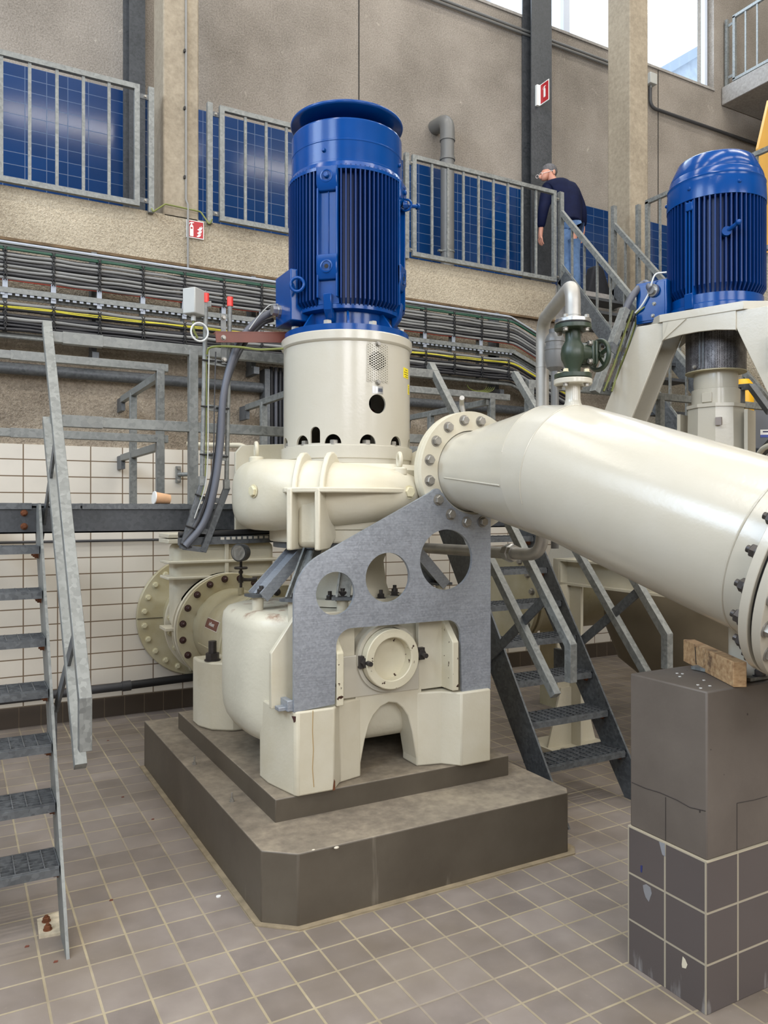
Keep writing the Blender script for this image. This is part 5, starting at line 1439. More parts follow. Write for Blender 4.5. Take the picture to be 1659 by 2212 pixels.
# pressure gauge on the pipe
g = V((1.80, 5.4, SZ + .30))
r = thing('pressure_gauge', 'small round pressure gauge on a stem above the suction pipe', 'gauge', g)
MB().cyl(g, g + V((0, 0, .05)), .022, 16).build('socket', CREAM_OLD, r, 40)
MB().cyl(g + V((0, 0, .05)), g + V((0, 0, .24)), .010, 12).lathe([(.02, .085), (.02, .125)], g, 6).lathe([(.017, .15), (.017, .17)], g, 6).lathe([(.045, .182), (.05, .19), (.045, .198)], g, 16).build('stem', BOLT_DARK, r, 40)
MB().cyl(g + V((0, 0, .105)), g + V((.075, -.03, .105)), .012, 12).lathe([(.020, 0), (.022, .03), (.018, .034)], g + V((.075, -.03, .105)), 12, (.92, -.38, 0)).build('test_valve', BOLT_DARK, r, 40)
MB().lathe([(.02, -.03), (.062, -.03), (.064, .03), (.055, .036)], g + V((0, 0, .30)), 32, (-.75, -.65, 0)).build('gauge_body', GALV_DARK, r, 40)
MB().lathe([(.001, .037), (.054, .037)], g + V((0, 0, .30)), 32, (-.75, -.65, 0)).build('dial', SIGN_WHITE, r, 40)
# gate valve
r = thing('gate_valve', 'large cream gate valve with ribbed bonnet between suction pipe and wall', 'valve', (SX, 6.1, SZ - .42))
MB().lathe([(.30, 0), (.418, 0), (.42, .003), (.42, .034), (.36, .04), (.34, .12), (.35, .24), (.36, .30), (.42, .306), (.42, .34), (.30, .34)], (SX, 5.875, SZ), 72, (0, 1, 0)).build('body', CREAM_ROUGH, r, 35)
for k in range(20):
    a = 2 * PI * (k + .5) / 20
    put(HEX_DARK, 'flange_nut', r, (SX + .383 * math.cos(a), 5.905, SZ + .383 * math.sin(a)), (0, 1, 0))
    put(HEX_CREAM, 'flange_nut', r, (SX + .383 * math.cos(a), 6.18, SZ + .383 * math.sin(a)), (0, -1, 0))
MB().lathe([(.34, 0), (.42, 0), (.42, .022), (.34, .022)], (SX, 5.955, SZ), 72, (0, 1, 0), loop=True).build('counter_ring', CREAM_ROUGH, r, 30)
MB().box(SX - .40, 5.955, SZ, SX + .40, 6.175, 1.44).build('bonnet', CREAM_ROUGH, r, None, .05, 4)
for z in (1.165, 1.285): MB().box(SX - .455, 5.925, z, SX + .455, 6.205, z + .022).build('bonnet_rib', CREAM_ROUGH, r, None, .006)
MB().box(SX - .015, 5.93, 1.05, SX + .015, 5.96, 1.44).build('bonnet_rib', CREAM_ROUGH, r, None, .004)
MB().box(SX - .46, 5.91, 1.44, SX + .46, 6.22, 1.475).box(SX - .46, 5.91, 1.482, SX + .46, 6.22, 1.515).build('bonnet_flange', CREAM_ROUGH, r, None, .006)
MB().box(SX - .1, 5.96, 0, SX + .1, 6.16, SZ - .33).build('support_foot', CREAM_OLD, r)
MB().box(SX - .47, 5.95, SZ - .012, SX - .28, 6.15, SZ + .012).build('side_rib', CREAM_ROUGH, r, None, .003)
r = thing('wall_flange', 'broad cream blind flange on the white tiles behind the gate valve', 'flange', (1.84, 6.68, SZ - .51))
MB().lathe([(.30, -.44), (.30, -.03), (.505, -.03), (.51, -.025), (.51, .02), (.30, .02)], (1.84, 6.695, SZ), 80, (0, 1, 0)).build('disc', CREAM_OLD, r, 30)
MB().box(1.33, 6.660, SZ - .002, 1.6, 6.666, SZ + .002).build('joint', BOLT_DARK, r)
for k in range(24):
    a = 2 * PI * (k + .5) / 24
    put(HEX_CREAM, 'flange_bolt', r, (1.84 + .455 * math.cos(a), 6.665, SZ + .455 * math.sin(a)), (0, -1, 0))

# ================================================================== THE SMALLER PUMP AT THE RIGHT
M2 = Matrix.Translation((4.85, 3.82, 0)) @ Matrix.Rotation(math.radians(-70.3), 4, 'Z')
W2 = lambda x, y, z: M2 @ V((x, y, z))
D2 = lambda x, y, z: (M2.to_3x3() @ V((x, y, z)))
r = thing('electric_motor', 'shorter blue finned motor with a domed fan cover at the right edge', 'motor', W2(0, 0, 3.09))
o0 = V((0, 0, 0))
fins(MB(M2), o0, .283, .333, 3.19, 3.885, [(180 + 78, 5), (180, 20)], 6.0, .07).build('finned_body', BLUE_FIN, r)
MB(M2).lathe([(.30, 3.09), (.335, 3.092), (.335, 3.13), (.318, 3.14), (.318, 3.20), (.28, 3.205)], o0, 72, caps=False).build('mounting_flange', BLUE, r, 30)
MB(M2).lathe([(.28, 3.865), (.336, 3.868), (.337, 3.90), (.333, 3.99), (.330, 4.01), (.334, 4.02), (.326, 4.035), (.318, 4.07), (.313, 4.075), (.314, 4.082), (.262, 4.195), (.25, 4.205), (.24, 4.205), (.03, 4.20)], o0, 96).build('fan_cover', BLUE, r, 40)
for deg in (258, 315, 200): put(mesh_of(MB().lathe([(.014, 0), (.014, .005), (.008, .014)], n=12), BLUE), 'cover_screw', r, W2(.333 * math.cos(math.radians(deg)), .333 * math.sin(math.radians(deg)), 3.945), D2(math.cos(math.radians(deg)), math.sin(math.radians(deg)), 0))
d = V((math.cos(math.radians(258)), math.sin(math.radians(258)), 0)); sd = V((-d.y, d.x, 0))
for s_ in (-.026, 0, .026): MB(M2).bar(d * .315 + sd * s_ + V((0, 0, 3.2)), d * .315 + sd * s_ + V((0, 0, 3.86)), .010, .04, d).build('pad_rib', BLUE, r)
MB(M2).bar(d * .318 + V((0, 0, 3.79)), d * .318 + V((0, 0, 3.85)), .055, .05, d).build('pad_boss', BLUE, r, None, .005)
MB(M2).bar(d * .318 + V((0, 0, 3.10)), d * .318 + V((0, 0, 3.21)), .065, .06, d).build('pad_boss', BLUE, r, None, .005)
e2 = V((math.cos(math.radians(300)), math.sin(math.radians(300)), 0)) 
p = e2 * .335 + V((0, 0, 3.60)); q = p + V((.09, -.03, .035))
MB(M2).cyl(p - e2 * .04, p + e2 * .02, .032, 16).tube([p, q], .014, 12).ball(q, .02).build('lifting_lug', BLUE, r, 40)
# terminal box of the small motor
TB = [aY(x, y, 3.95) for x, y in ((1398, 600), (1440, 590))]
MB(M2).box(-.47, -.30, 3.06, -.24, -.06, 3.36).build('terminal_box', BLUE, r, None, .006)
MB(M2).box(-.455, -.306, 3.075, -.255, -.298, 3.345).build('terminal_lid', BLUE, r, None, .003)
gp = V((-.33, -.306, 3.285))
MB(M2).lathe([(.046, 0), (.046, .02), (.030, .022), (.030, .04)], gp, 24, (-.3, -1, 0)).build('cable_gland', STEEL, r, 30)
for x, z in ((-.33, 3.19), (-.34, 3.105)): put(HEX_SMALL, 'earth_screw', r, W2(x, -.306, z), D2(0, -1, 0))
cg = W2(-.335, -.34, 3.285)
hose('motor_cable', 'thick grey cable arching from the small motor into its cable ladder', 'cable', [cg, aY(1393, 612, 4.15), aY(1370, 634, 4.15), aY(1354, 662, 4.17), aY(1340, 700, 4.2), aY(1318, 760, 4.2)], .026, CABLE_BIG)
hose('earth_wire', 'pale green earth wire hanging from the small motor terminal box', 'wire', [aY(1440, 588, 3.95), aY(1417, 592, 4.0), aY(1408, 610, 4.02), aY(1402, 632, 4.05), aY(1386, 660, 4.1), aY(1372, 676, 4.15)], .006, CABLE_WHITE)
hose('earth_wire', 'short green yellow wire from the lower screw of the small terminal box', 'wire', [W2(-.33, -.32, 3.19), aY(1404, 655, 4.1), aY(1388, 666, 4.1), aY(1374, 678, 4.15)], .005, CABLE_YG)

# trestle carrying the small motor
r = thing('motor_trestle', 'cream welded trestle with splayed legs under the small motor', 'trestle', W2(0, 0, 0))
MB(M2).prism([(-.46, -.20), (-.27, -.36), (.30, -.36), (.48, -.20), (.48, .30), (.30, .44), (-.27, .44), (-.46, .30)], (0, 0, 3.035), (1, 0, 0), (0, 1, 0), .055).build('top_plate', CREAM, r, None, .003)
for sg in (-1, 1):
    x0, x1 = (sg * .445, sg * .20); k = .43
    def pt(z): return (3.035 - z) * k
    zs = 1.20 if sg < 0 else 1.25
    for yy in (-.33, -.06):
        pl = [(x0, 3.035), (x1, 3.035), (x1 + sg * pt(zs), zs), (x0 + sg * pt(zs), zs)]
        if sg > 0: pl = pl[::-1]
        MB(M2).prism(pl, (0, yy + .012, 0), (1, 0, 0), (0, 0, 1), .024).build('leg_plate', CREAM, r, None, .003)
    MB(M2).prism([(x0, 3.03), (x0 + sg * pt(zs), zs), (x0 + sg * pt(zs) - sg * .02, zs), (x0 - sg * .02, 3.03)][::(1 if sg < 0 else -1)], (0, -.05, 0), (1, 0, 0), (0, 0, 1), .29).build('leg_web', CREAM, r, None, .003)
    for yy in (-.345, -.03): MB(M2).prism([(x1 - sg * .0, 3.03), (x1 - sg * .12, 3.03), (x1 + sg * .05, 2.90)], (0, yy, 0), (1, 0, 0), (0, 0, 1), -.02 if sg > 0 else .02).build('corner_gusset', CREAM, r)
pl = [(-.25, 3.035), (.25, 3.035), (.25, 2.905), (.12, 2.925), (0, 2.93), (-.12, 2.925), (-.25, 2.905)]
for yy in (-.335, .355): MB(M2).prism(pl, (0, yy, 0), (1, 0, 0), (0, 0, 1), .02).build('apron', CREAM, r, None, .002)
# pale clips on the right leg
for x in (.47, .58): MB(M2).box(x, -.40, 2.62, x + .035, -.36, 2.84).build('white_clip', SIGN_WHITE, r, None, .006)

r = thing('coupling_guard', 'dark perforated sheet guard round the coupling under the small motor', 'guard', W2(0, 0, 2.69))
MB(M2).lathe([(.205, 2.69), (.205, 3.03), (.20, 3.03), (.20, 2.69)], o0, 64, loop=True).build('perforated_sheet', None or PERF, r, 40)
MB(M2).lathe([(.05, 2.685), (.208, 2.685), (.208, 2.692), (.05, 2.692)], o0, 64).build('bottom_disc', CREAM_OLD, r, 30)
ds = math.radians(262)
for s_ in (-.012, .012): MB(M2).bar(V((.206 * math.cos(ds) + s_, .206 * math.sin(ds), 2.70)), V((.206 * math.cos(ds) + s_, .206 * math.sin(ds), 3.02)), .012, .012).build('seam_strip', GALV_DARK, r)
put(HEX_SMALL, 'screw', r, W2(.208 * math.cos(ds) - .05, .208 * math.sin(ds), 2.715), D2(math.cos(ds), math.sin(ds), 0))

r = thing('bearing_column', 'octagonal cream bearing housing below the dark perforated guard', 'bearing housing', W2(0, 0, 1.3))
MB(M2).lathe([(.05, 2.55), (.148, 2.55), (.152, 2.62), (.148, 2.685), (.05, 2.685)], o0, 48).build('upper_sleeve', CREAM, r, 30)
MB(M2).lathe([(.05, 2.44), (.165, 2.44), (.165, 2.56), (.155, 2.565), (.05, 2.565)], o0, 48).build('collar', CREAM, r, 30)
MB(M2).lathe([(.05, 2.425), (.205, 2.425), (.205, 2.45), (.05, 2.45)], o0, 10).build('cap_plate', CREAM, r)
MB(M2).lathe([(.05, 1.3), (.215, 1.3), (.195, 2.43), (.05, 2.43)], o0, 10).build('housing', CREAM, r)
MB(M2).box(-.04, -.175, 2.46, .03, -.15, 2.53).build('oil_cup', CREAM, r, None, .004)
MB(M2).box(.065, -.202, 2.29, .105, -.18, 2.345).build('nameplate', plain('plate_dim', lin(150, 140, 134), .4, .4), r)
MB(M2).cyl((.105, -.19, 2.10), (.125, -.235, 2.10), .024, 16).build('plug', CREAM, r, 40)
for x in (-.235, .235): MB(M2).box(x - .012, -.09, 1.3, x + .012, .09, 2.40).build('side_rib', CREAM, r)
MB(M2).lathe([(.05, 2.03), (.26, 2.03), (.27, 2.045), (.27, 2.075), (.05, 2.08)], o0, 40).build('base_flange', CREAM, r, 30)

r = thing('pump_casing', 'shaded cream bowl casing and beam frame of the smaller pump beyond the second ladder', 'pump casing', (4.6, 3.9, 0))
MB().lathe([(.10, .40), (.30, .42), (.52, .60), (.62, .85), (.62, 1.15), (.30, 1.30)], (4.75, 3.95, 0), 48).build('bowl', plain('cream_painted_shade', lin(112, 103, 86), .5, 0, .12, 4), r, 40)  # brown tone puts the shade under the pump into the cream colour
MB().lathe([(.2, 1.24), (.6, 1.24), (.6, 1.32), (.2, 1.32)], (4.75, 3.95, 0), 40).build('bowl_lid', CREAM_OLD, r, 30)
def ibeam(x, y0, y1, z0, z1, nm):
    MB().box(x - .07, y0, z1 - .015, x + .07, y1, z1).box(x - .07, y0, z0, x + .07, y1, z0 + .015).box(x - .005, y0, z0, x + .005, y1, z1).box(x - .068, y1 - .015, z0, x + .068, y1, z1).build(nm, CREAM_ROUGH, r)
ibeam(3.86, 2.9, 4.30, 1.165, 1.345, 'frame_beam'); ibeam(5.55, 2.9, 4.6, 1.165, 1.345, 'frame_beam')
MB().box(3.79, 4.3, 1.16, 5.62, 4.36, 1.345).build('cross_beam', CREAM_ROUGH, r)
MB().box(3.93, 2.9, 1.16, 5.5, 2.96, 1.345).build('cross_beam', CREAM_ROUGH, r)
for (x, y) in ((3.82, 4.22), (5.55, 4.3), (4.05, 2.95), (5.55, 2.95)):
    lg = MB().box(x - .12, y - .008, .05, x + .12, y + .008, 1.17).box(x - .008, y - .12, .05, x + .008, y + .12, 1.17).build('leg', CREAM_ROUGH, r)
    MB().prism([(x - .22, .05), (x + .22, .05), (x + .10, .45), (x - .10, .45)], (0, y - .009, 0), (1, 0, 0), (0, 0, 1), .016).build('leg_gusset', CREAM_ROUGH, r)
    MB().box(x - .24, y - .20, .02, x + .24, y + .20, .05).build('base_plate', CREAM_ROUGH, r)
    for a in (-1, 1):
        for b in (-1, 1): put(HEX_BIGHEAD, 'base_bolt', r, (x + a * .19, y + b * .15, .05))
    MB().box(x - .25, y - .21, 0, x + .25, y + .21, .02).build('grout_pad', CONC_DUST, r)
MB().prism([(3.80, .50), (4.30, 1.17), (4.42, 1.17), (3.92, .50)], (0, 2.92, 0), (1, 0, 0), (0, 0, 1), .014).build('diagonal_brace', CREAM_ROUGH, r)
r = thing('suction_pipe', 'dirty cream suction pipe of the smaller pump seen between the ladder treads', 'pipe', (4.3, 5.2, .5))
MB().lathe([(.25, 0), (.40, 0), (.40, .035), (.31, .04), (.305, .9), (.25, .9)], (4.06, 5.2, .98), 64, (1, 0, 0)).build('barrel', CREAM_OLD, r, 40)
MB().lathe([(.25, 0), (.40, 0), (.40, .035), (.25, .035)], (4.00, 5.2, .98), 64, (1, 0, 0)).build('counter_flange', CREAM_OLD, r, 30)
MB().box(4.5, 5.05, .0, 4.62, 5.35, .70).build('support_foot', CREAM_OLD, r)
for k in range(16):
    a = 2 * PI * (k + .5) / 16; put(HEX_BIGHEAD, 'flange_bolt', r, (4.00, 5.2 + .36 * math.cos(a), .98 + .36 * math.sin(a)), (-1, 0, 0))

# cable ladder of the small motor
r = thing('cable_ladder', 'sloping galvanised cable ladder rising to the small motor from behind the thick pipe', 'cable ladder', (3.9, 3.9, 2.2))
for dx in (0, .235):
    a, b = W2(-.80, -.42 + dx, 2.98), W2(-1.26, -.42 + dx, 1.9)
    a = aY(1350 + dx * 145, 668 + dx * 70, 4.15 + dx); b = aY(1284 + dx * 185, 848, 4.15 + dx)
    MB().bar(a, b, .05, .06, (0, 1, 0)).build('side_rail', GALV, r, None, .002)
    c0, c1 = lerp(a, b, .43), lerp(a, b, .53)
    MB().bar(c0, c1, .058, .068, (0, 1, 0)).build('joint_sleeve', GALV_DARK, r)
a0, b0 = aY(1350, 668, 4.15), aY(1284, 848, 4.15); a1, b1 = aY(1384, 684, 4.385), aY(1327, 848, 4.385)
for t in (.06, .46, .62, .9): MB().bar(lerp(a0, b0, t), lerp(a1, b1, t), .012, .034).build('rung', STEEL if t in (.46, .62) else GALV_DARK, r)
for k in range(3):
    s_ = .3 + .2 * k
    tag(MB().tube(smooth_path([lerp(lerp(a0, a1, s_), lerp(b0, b1, s_), t) + V((0, -.03, .01 * math.sin(7 * t + k))) for t in (.0, .25, .5, .75, 1)], 4), .008, 8).build('thin_cable', (CABLE_YG, CABLE_DARK, CABLE_YG)[k], None, 40),
        ('yellow green wire lying on the sloping cable ladder, leftmost', 'dark thin cable in the middle of the sloping cable ladder', 'yellow green wire on the sloping cable ladder, rightmost')[k], 'cable')
# tool case on a wall shelf, yellow bin beside it, black bag
q = aX(1636, 975, 6.70)
r = thing('case_shelf', 'dark steel bracket shelf under the grey case at the right edge', 'shelf', q)
MB().box(6.45, q.y - .45, q.z - .03, XR, q.y + .35, q.z).build('shelf_plate', GALV_DULL, r)
MB().bar((6.5, q.y, q.z - .03), (6.93, q.y, q.z - .5), .05, .05).bar((6.5, q.y - .4, q.z - .03), (6.93, q.y - .4, q.z - .5), .05, .05).build('brace', GALV_DULL, r)
r = thing('tool_case', 'grey hard plastic case with a white and blue sticker at the right edge', 'case', q)
c0 = V((6.66, q.y - .05, q.z))
M5 = Matrix.Translation(c0) @ Matrix.Rotation(math.radians(-35), 4, 'Z')
MB(M5).box(-.13, -.08, .002, .30, .08, .40).build('case_body', CASE_GREY, r, None, .02)
MB(M5).tube(bend_path([(.04, 0, .39), (.04, 0, .47), (.20, 0, .47), (.20, 0, .39)], .03), .016, 10).build('handle', BLACK, r, 40)
MB(M5).box(-.10, -.03, .395, -.02, .03, .42).build('latch', BLACK, r, None, .004)
sx, sz = -.02, .12
stk = MB(M5).box(sx, -.0815, sz, sx + .10, -.079, sz + .072).build('sticker', SIGN_WHITE, r)
MB(M5).box(sx, -.0825, sz, sx + .10, -.0805, sz + .024).build('sticker_band', STICK_BLUE, stk)
MB(M5).box(sx + .022, -.0825, sz + .046, sx + .08, -.0805, sz + .060).build('sticker_mark', plain('sticker_dark', lin(66, 62, 96), .5), stk)
tag(MB().lathe([(.08, 0), (.09, .02), (.09, .50), (.08, .56), (.05, .60)], W2(.30, .62, 2.03) if False else aX(1606, 960, 6.4) - V((0, 0, .0)), 24).build('yellow_canister', GOLD, None, 40), 'yellow canister between the bearing housing and the grey case', 'canister')
q = aY(1468, 975, 5.0)
m = MB(Matrix.Translation(V((q.x, 5.0, ZD)))).box(-.22, -.12, .002, .22, .12, .46)
r = thing('black_case', 'black bag standing on the walkway behind the bearing housing', 'bag', (q.x, 5.0, ZD))
m.build('case_body', plain('black_fabric', lin(34, 36, 42), .8, 0, .15, 20), r, None, .03)
MB(Matrix.Translation(V((q.x, 5.0, ZD)))).tube(bend_path([(-.07, 0, .45), (-.07, 0, .53), (.07, 0, .53), (.07, 0, .45)], .03), .013, 8).build('handle', BLACK, r, 40)
# bent railing near the case
r = thing('wall_railing', 'bent steel railing pieces at the right edge in front of the grey case', 'railing', aX(1650, 900, 6.3))
a, b, c = aX(1598, 837, 5.9), aX(1623, 835, 5.9), aX(1664, 890, 5.7)
MB().bar(a, b, .05, .05).bar(b, c, .05, .05, (0, 0, 1)).build('handrail', GALV_DARK, r)
a, b = aX(1625, 1000, 5.8), aX(1672, 950, 5.6)
MB().bar(a, b, .05, .05, (0, 0, 1)).build('knee_rail', GALV_DARK, r)
MB().bar(aX(1600, 838, 5.9), aX(1600, 1100, 5.9), .05, .05, (1, 0, 0)).build('post', GALV_DARK, r)
tag(MB().tube(smooth_path([aX(1641, 978, 4.6), aX(1650, 968, 4.55), aX(1668, 960, 4.5)], 5), .018, 10).build('cream_pipe', CREAM, None, 40), 'small cream pipe bend at the right edge above the thick pipe', 'pipe')

# ================================================================== THE PERSON ON THE GALLERY
def skinned(name, joints, edges, mat, parent, root, sub=2):
    bm = bmesh.new(); lay = bm.verts.layers.skin.verify(); idx = {}
    off = wloc(parent)
    for k, (p, rr) in joints.items():
        v = bm.verts.new(V(p) - off); idx[k] = v
        rx, ry = rr if isinstance(rr, tuple) else (rr, rr)
        v[lay].radius = (rx, ry); v[lay].use_root = (k == root)
    for a, b in edges: bm.edges.new((idx[a], idx[b]))
    me = bpy.data.meshes.new(name); bm.to_mesh(me); bm.free()
    o = bpy.data.objects.new(name, me); C.objects.link(o); o.parent = parent
    s = o.modifiers.new('skin', 'SKIN'); s.use_smooth_shade = True
    sb = o.modifiers.new('sub', 'SUBSURF'); sb.levels = sub; sb.render_levels = sub
    me.materials.append(mat); return o
SKIN_M = plain('skin', lin(196, 140, 118), .5)
NAVY = plain('navy_jacket', lin(15, 21, 48), .7, 0, .2, 14, .3, 18)
NAVY.node_tree.nodes['Principled BSDF'].inputs['Specular IOR Level'].default_value = .12
DENIM = plain('blue_denim', lin(84, 112, 150), .85, 0, .2, 24)
HAIR = plain('grey_hair', lin(92, 90, 92), .7, 0, .35, 40)
GH = lambda x, y, Y=7.2: aY(x, y, Y)
fx = GH(1228, 480); base = V((fx.x, 7.18, ZF - .01))
man = thing('person', 'person in dark blue jacket and jeans bending forward on the gallery, head turned left', 'person', base)
J = {}
J['pelvis'] = (GH(1228, 482, 7.12), .12); J['waist'] = (GH(1229, 455, 7.15), .12); J['chest'] = (GH(1214, 420, 7.26), .145)
J['nape'] = (GH(1199, 396, 7.36), .075); J['neck'] = (GH(1193, 389, 7.39), .056); J['skull'] = (GH(1184, 373, 7.43), .085); J['brow'] = (GH(1177, 375, 7.44), .078); J['chin'] = (GH(1172, 390, 7.42), .040)
J['l_sh'] = (GH(1184, 408, 7.34), .072); J['l_el'] = (GH(1173, 456, 7.30), .047); J['l_wr'] = (GH(1168, 500, 7.36), .030); J['l_palm'] = (GH(1167, 511, 7.37), .032)
J['r_sh'] = (GH(1240, 412, 7.24), .072); J['r_el'] = (GH(1257, 456, 7.16), .047); J['r_wr'] = (GH(1259, 498, 7.20), .030); J['r_palm'] = (GH(1256, 511, 7.21), .032)
J['l_hip'] = (GH(1221, 492, 7.16), .090); J['l_kn'] = (GH(1222, 560, 7.22), .058); J['l_an'] = (V((GH(1225, 620, 7.20).x, 7.20, ZF + .09)), .042); J['l_toe'] = (V((GH(1225, 620, 7.20).x - .02, 7.36, ZF + .035)), .036)
J['r_hip'] = (GH(1238, 492, 7.10), .090); J['r_kn'] = (GH(1240, 560, 7.14), .058); J['r_an'] = (V((GH(1245, 620, 7.1).x, 7.10, ZF + .09)), .042); J['r_toe'] = (V((GH(1245, 620, 7.1).x - .02, 7.26, ZF + .035)), .036)
E_ = [('pelvis', 'waist'), ('waist', 'chest'), ('chest', 'nape'), ('nape', 'neck'), ('neck', 'skull'), ('skull', 'brow'), ('brow', 'chin'), ('chest', 'l_sh'), ('l_sh', 'l_el'), ('l_el', 'l_wr'), ('l_wr', 'l_palm'), ('chest', 'r_sh'), ('r_sh', 'r_el'), ('r_el', 'r_wr'), ('r_wr', 'r_palm'),
      ('pelvis', 'l_hip'), ('l_hip', 'l_kn'), ('l_kn', 'l_an'), ('l_an', 'l_toe'), ('pelvis', 'r_hip'), ('r_hip', 'r_kn'), ('r_kn', 'r_an'), ('r_an', 'r_toe')]
for s_ in ('l', 'r'):
    pm = J[s_ + '_palm'][0]; kx = 1 if s_ == 'r' else -1
    for f in range(4):
        b = pm + V((.0, (f - 1.5) * .021, -.03)); ln = (.068, .078, .074, .058)[f]
        J['%s_f%da' % (s_, f)] = (b, .0095); J['%s_f%db' % (s_, f)] = (b + V((-.012 * kx, .004, -ln * .55)), .009); J['%s_f%dc' % (s_, f)] = (b + V((-.035 * kx, .008, -ln * .95)), .0075)
        E_ += [(s_ + '_palm', '%s_f%da' % (s_, f)), ('%s_f%da' % (s_, f), '%s_f%db' % (s_, f)), ('%s_f%db' % (s_, f), '%s_f%dc' % (s_, f))]
    J[s_ + '_t1'] = (pm + V((-.02 * kx, .035, .005)), .011); J[s_ + '_t2'] = (pm + V((-.035 * kx, .052, -.035)), .0085)
    E_ += [(s_ + '_palm', s_ + '_t1'), (s_ + '_t1', s_ + '_t2')]
BJ = dict(J)
for k in ('pelvis', 'waist', 'chest', 'l_hip', 'r_hip', 'l_sh', 'r_sh', 'nape', 'l_el', 'r_el', 'l_kn', 'r_kn'): BJ[k] = (J[k][0], J[k][1] * .62)
skinned('body', BJ, E_, SKIN_M, man, 'pelvis')
JJ = {k: (J[k][0], J[k][1] + .022) for k in ('waist', 'chest', 'l_sh', 'l_el', 'r_sh', 'r_el')}
JJ['hem'] = (GH(1229, 487, 7.12), .165); JJ['waist'] = (J['waist'][0], .16); JJ['chest'] = (J['chest'][0], .17); JJ['yoke'] = (GH(1204, 403, 7.33), .125); JJ['collar'] = (GH(1197, 393, 7.37), .080)
JJ['back'] = (GH(1232, 425, 7.22), .13)
JJ['l_wr'] = (J['l_wr'][0] + V((0, 0, .03)), .050); JJ['r_wr'] = (J['r_wr'][0] + V((0, 0, .03)), .050); JJ['l_el'] = (J['l_el'][0], .066); JJ['r_el'] = (J['r_el'][0], .066)
skinned('jacket', JJ, [('hem', 'waist'), ('waist', 'back'), ('back', 'chest'), ('chest', 'yoke'), ('yoke', 'collar'), ('yoke', 'l_sh'), ('l_sh', 'l_el'), ('l_el', 'l_wr'), ('back', 'r_sh'), ('r_sh', 'r_el'), ('r_el', 'r_wr')], NAVY, man, 'waist')
TJ = {k: (J[k][0], J[k][1] + .014) for k in ('pelvis', 'l_hip', 'l_kn', 'r_hip', 'r_kn')}
TJ['top'] = (GH(1229, 466, 7.14), .135)
for s_ in ('l', 'r'): TJ[s_ + '_hem'] = (J[s_ + '_an'][0] + V((0, 0, .015)), .066)
skinned('jeans', TJ, [('pelvis', 'top'), ('pelvis', 'l_hip'), ('l_hip', 'l_kn'), ('l_kn', 'l_hem'), ('pelvis', 'r_hip'), ('r_hip', 'r_kn'), ('r_kn', 'r_hem')], DENIM, man, 'pelvis')
for s_ in ('l', 'r'):
    a, t = J[s_ + '_an'][0], J[s_ + '_toe'][0]
    skinned('shoe', {'heel': (V((a.x, a.y - .04, ZF + .045)), .05), 'mid': ((a + t) / 2 + V((0, 0, -.012)), .052), 'toe': (t + V((0, .05, .005)), .042)}, [('heel', 'mid'), ('mid', 'toe')], BLACK, man, 'mid')
hc = J['skull'][0]
MB().ball(hc + V((.022, .0, .022)), .098, 20, 14, (1.06, .88, .92)).build('hair', HAIR, man, 60)
br, ch = J['brow'][0], J['chin'][0]
fwd = V((-.93, .1, -.36)).normalized()
MB().ball(br + fwd * .078 + V((0, -.01, -.03)), .022, 10, 8, (1.1, .7, 1.2)).build('nose', SKIN_M, man, 60)
MB().ball(hc + V((.02, -.088, -.02)), .026, 10, 8, (.8, .35, 1.2)).build('ear', SKIN_M, man, 60)
m = MB()
ec = br + fwd * .085 + V((0, -.03, -.005))
for s_ in (-.033, .033):
    cc = br + fwd * .09 + V((0, s_, -.005))
    m.tube([cc + V((0, .026 * math.cos(a), 0)) + V((-.36, 0, .93)) * (.019 * math.sin(a)) for a in [i * PI / 8 for i in range(16)]], .003, 6, closed=True)
m.tube([br + fwd * .09 + V((0, -.06, 0)), hc + V((.02, -.092, .0))], .003, 6)
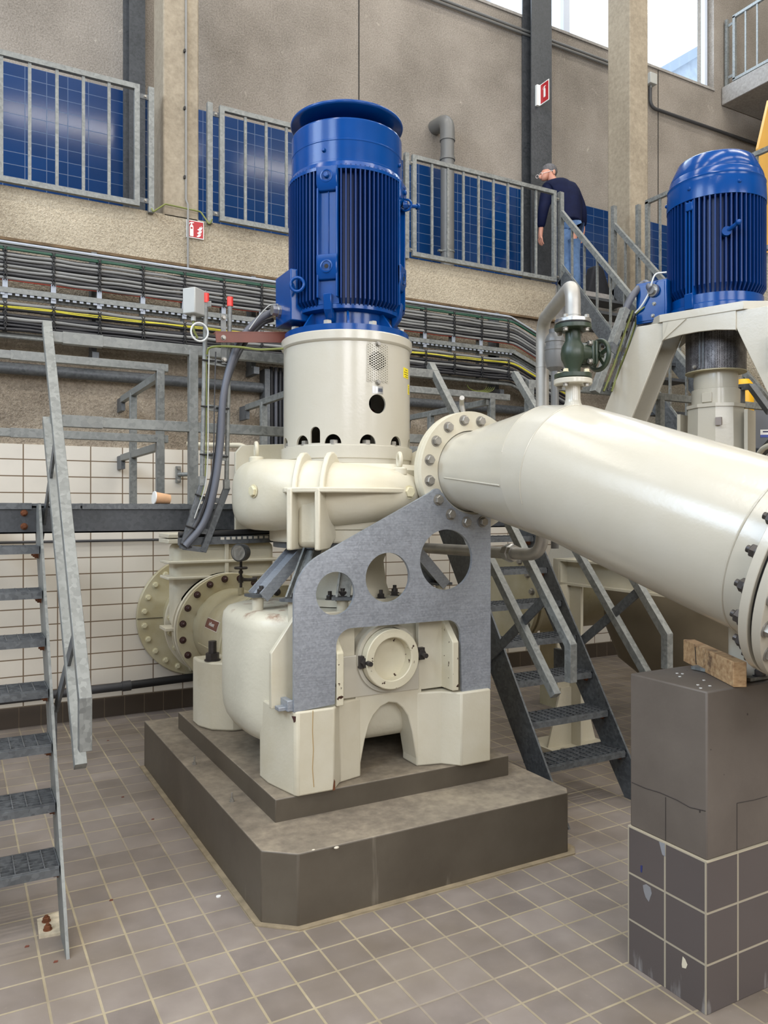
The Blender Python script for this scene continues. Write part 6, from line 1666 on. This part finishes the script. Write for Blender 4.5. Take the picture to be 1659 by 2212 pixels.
m.build('glasses', plain('glasses_frame', lin(226, 214, 208), .3), man, 40)

# ================================================================== LIGHT, SKY, CAMERA
def area(name, loc, rot, sx, sy, w, col):
    l = bpy.data.lights.new(name, 'AREA'); l.shape = 'RECTANGLE'; l.size = sx; l.size_y = sy; l.energy = w; l.color = col
    o = bpy.data.objects.new(name, l); C.objects.link(o); o.location = loc; o.rotation_euler = rot; return o
WARM = (1.0, .95, .86); COOL = (.62, .78, 1.0)
for y, w in ((-4.2, 130), (-.8, 172), (2.6, 152), (5.9, 110)):
    for x in (-2.6, 3.2, 9.0):
        area('ceiling_lamp', (x, y, 10.9), (0, 0, 0), 4.6, .5, w, WARM)
for yy in (-1.6, 3.6): area('left_window_daylight', (-5.8, yy, 7.2), (0, math.radians(-90), 0), 3.8, 2.6, 330, COOL)
for xx in (-3.2, 1.8, 6.8): area('front_fill_light', (xx, -6.85, 5.6), (math.radians(90), 0, 0), 3.0, 3.6, 330, (.97, .97, 1.0))  # added frontal fill from behind the camera; no windows in that wall
area('high_window_daylight', (7.6, YW + .05, 9.4), (math.radians(-90), 0, 0), 4.6, 2.3, 150, COOL)
w = bpy.data.worlds.new('sky'); bpy.context.scene.world = w; w.use_nodes = True
bg = w.node_tree.nodes['Background']; bg.inputs[0].default_value = (.80, .90, 1.0, 1); bg.inputs[1].default_value = 3.2

cam = bpy.data.cameras.new('camera'); co = bpy.data.objects.new('camera', cam); C.objects.link(co)
cam.sensor_fit = 'HORIZONTAL'; cam.sensor_width = 36; cam.lens = 36 * FPX / 1659
cam.shift_y = -(1106 - CY) / 1659
cam.clip_start = .05; cam.clip_end = 200
co.location = (0, 0, EYE); co.rotation_euler = (PI / 2, 0, -YAW)
sc = bpy.context.scene
sc.camera = co
sc.view_settings.view_transform = 'Standard'; sc.view_settings.look = 'None'; sc.view_settings.gamma = 1; sc.view_settings.use_curve_mapping = False
sc.view_settings.exposure = 0.0
sc.cycles.use_denoising = True
sc.cycles.max_bounces = 8; sc.cycles.diffuse_bounces = 4; sc.cycles.glossy_bounces = 4
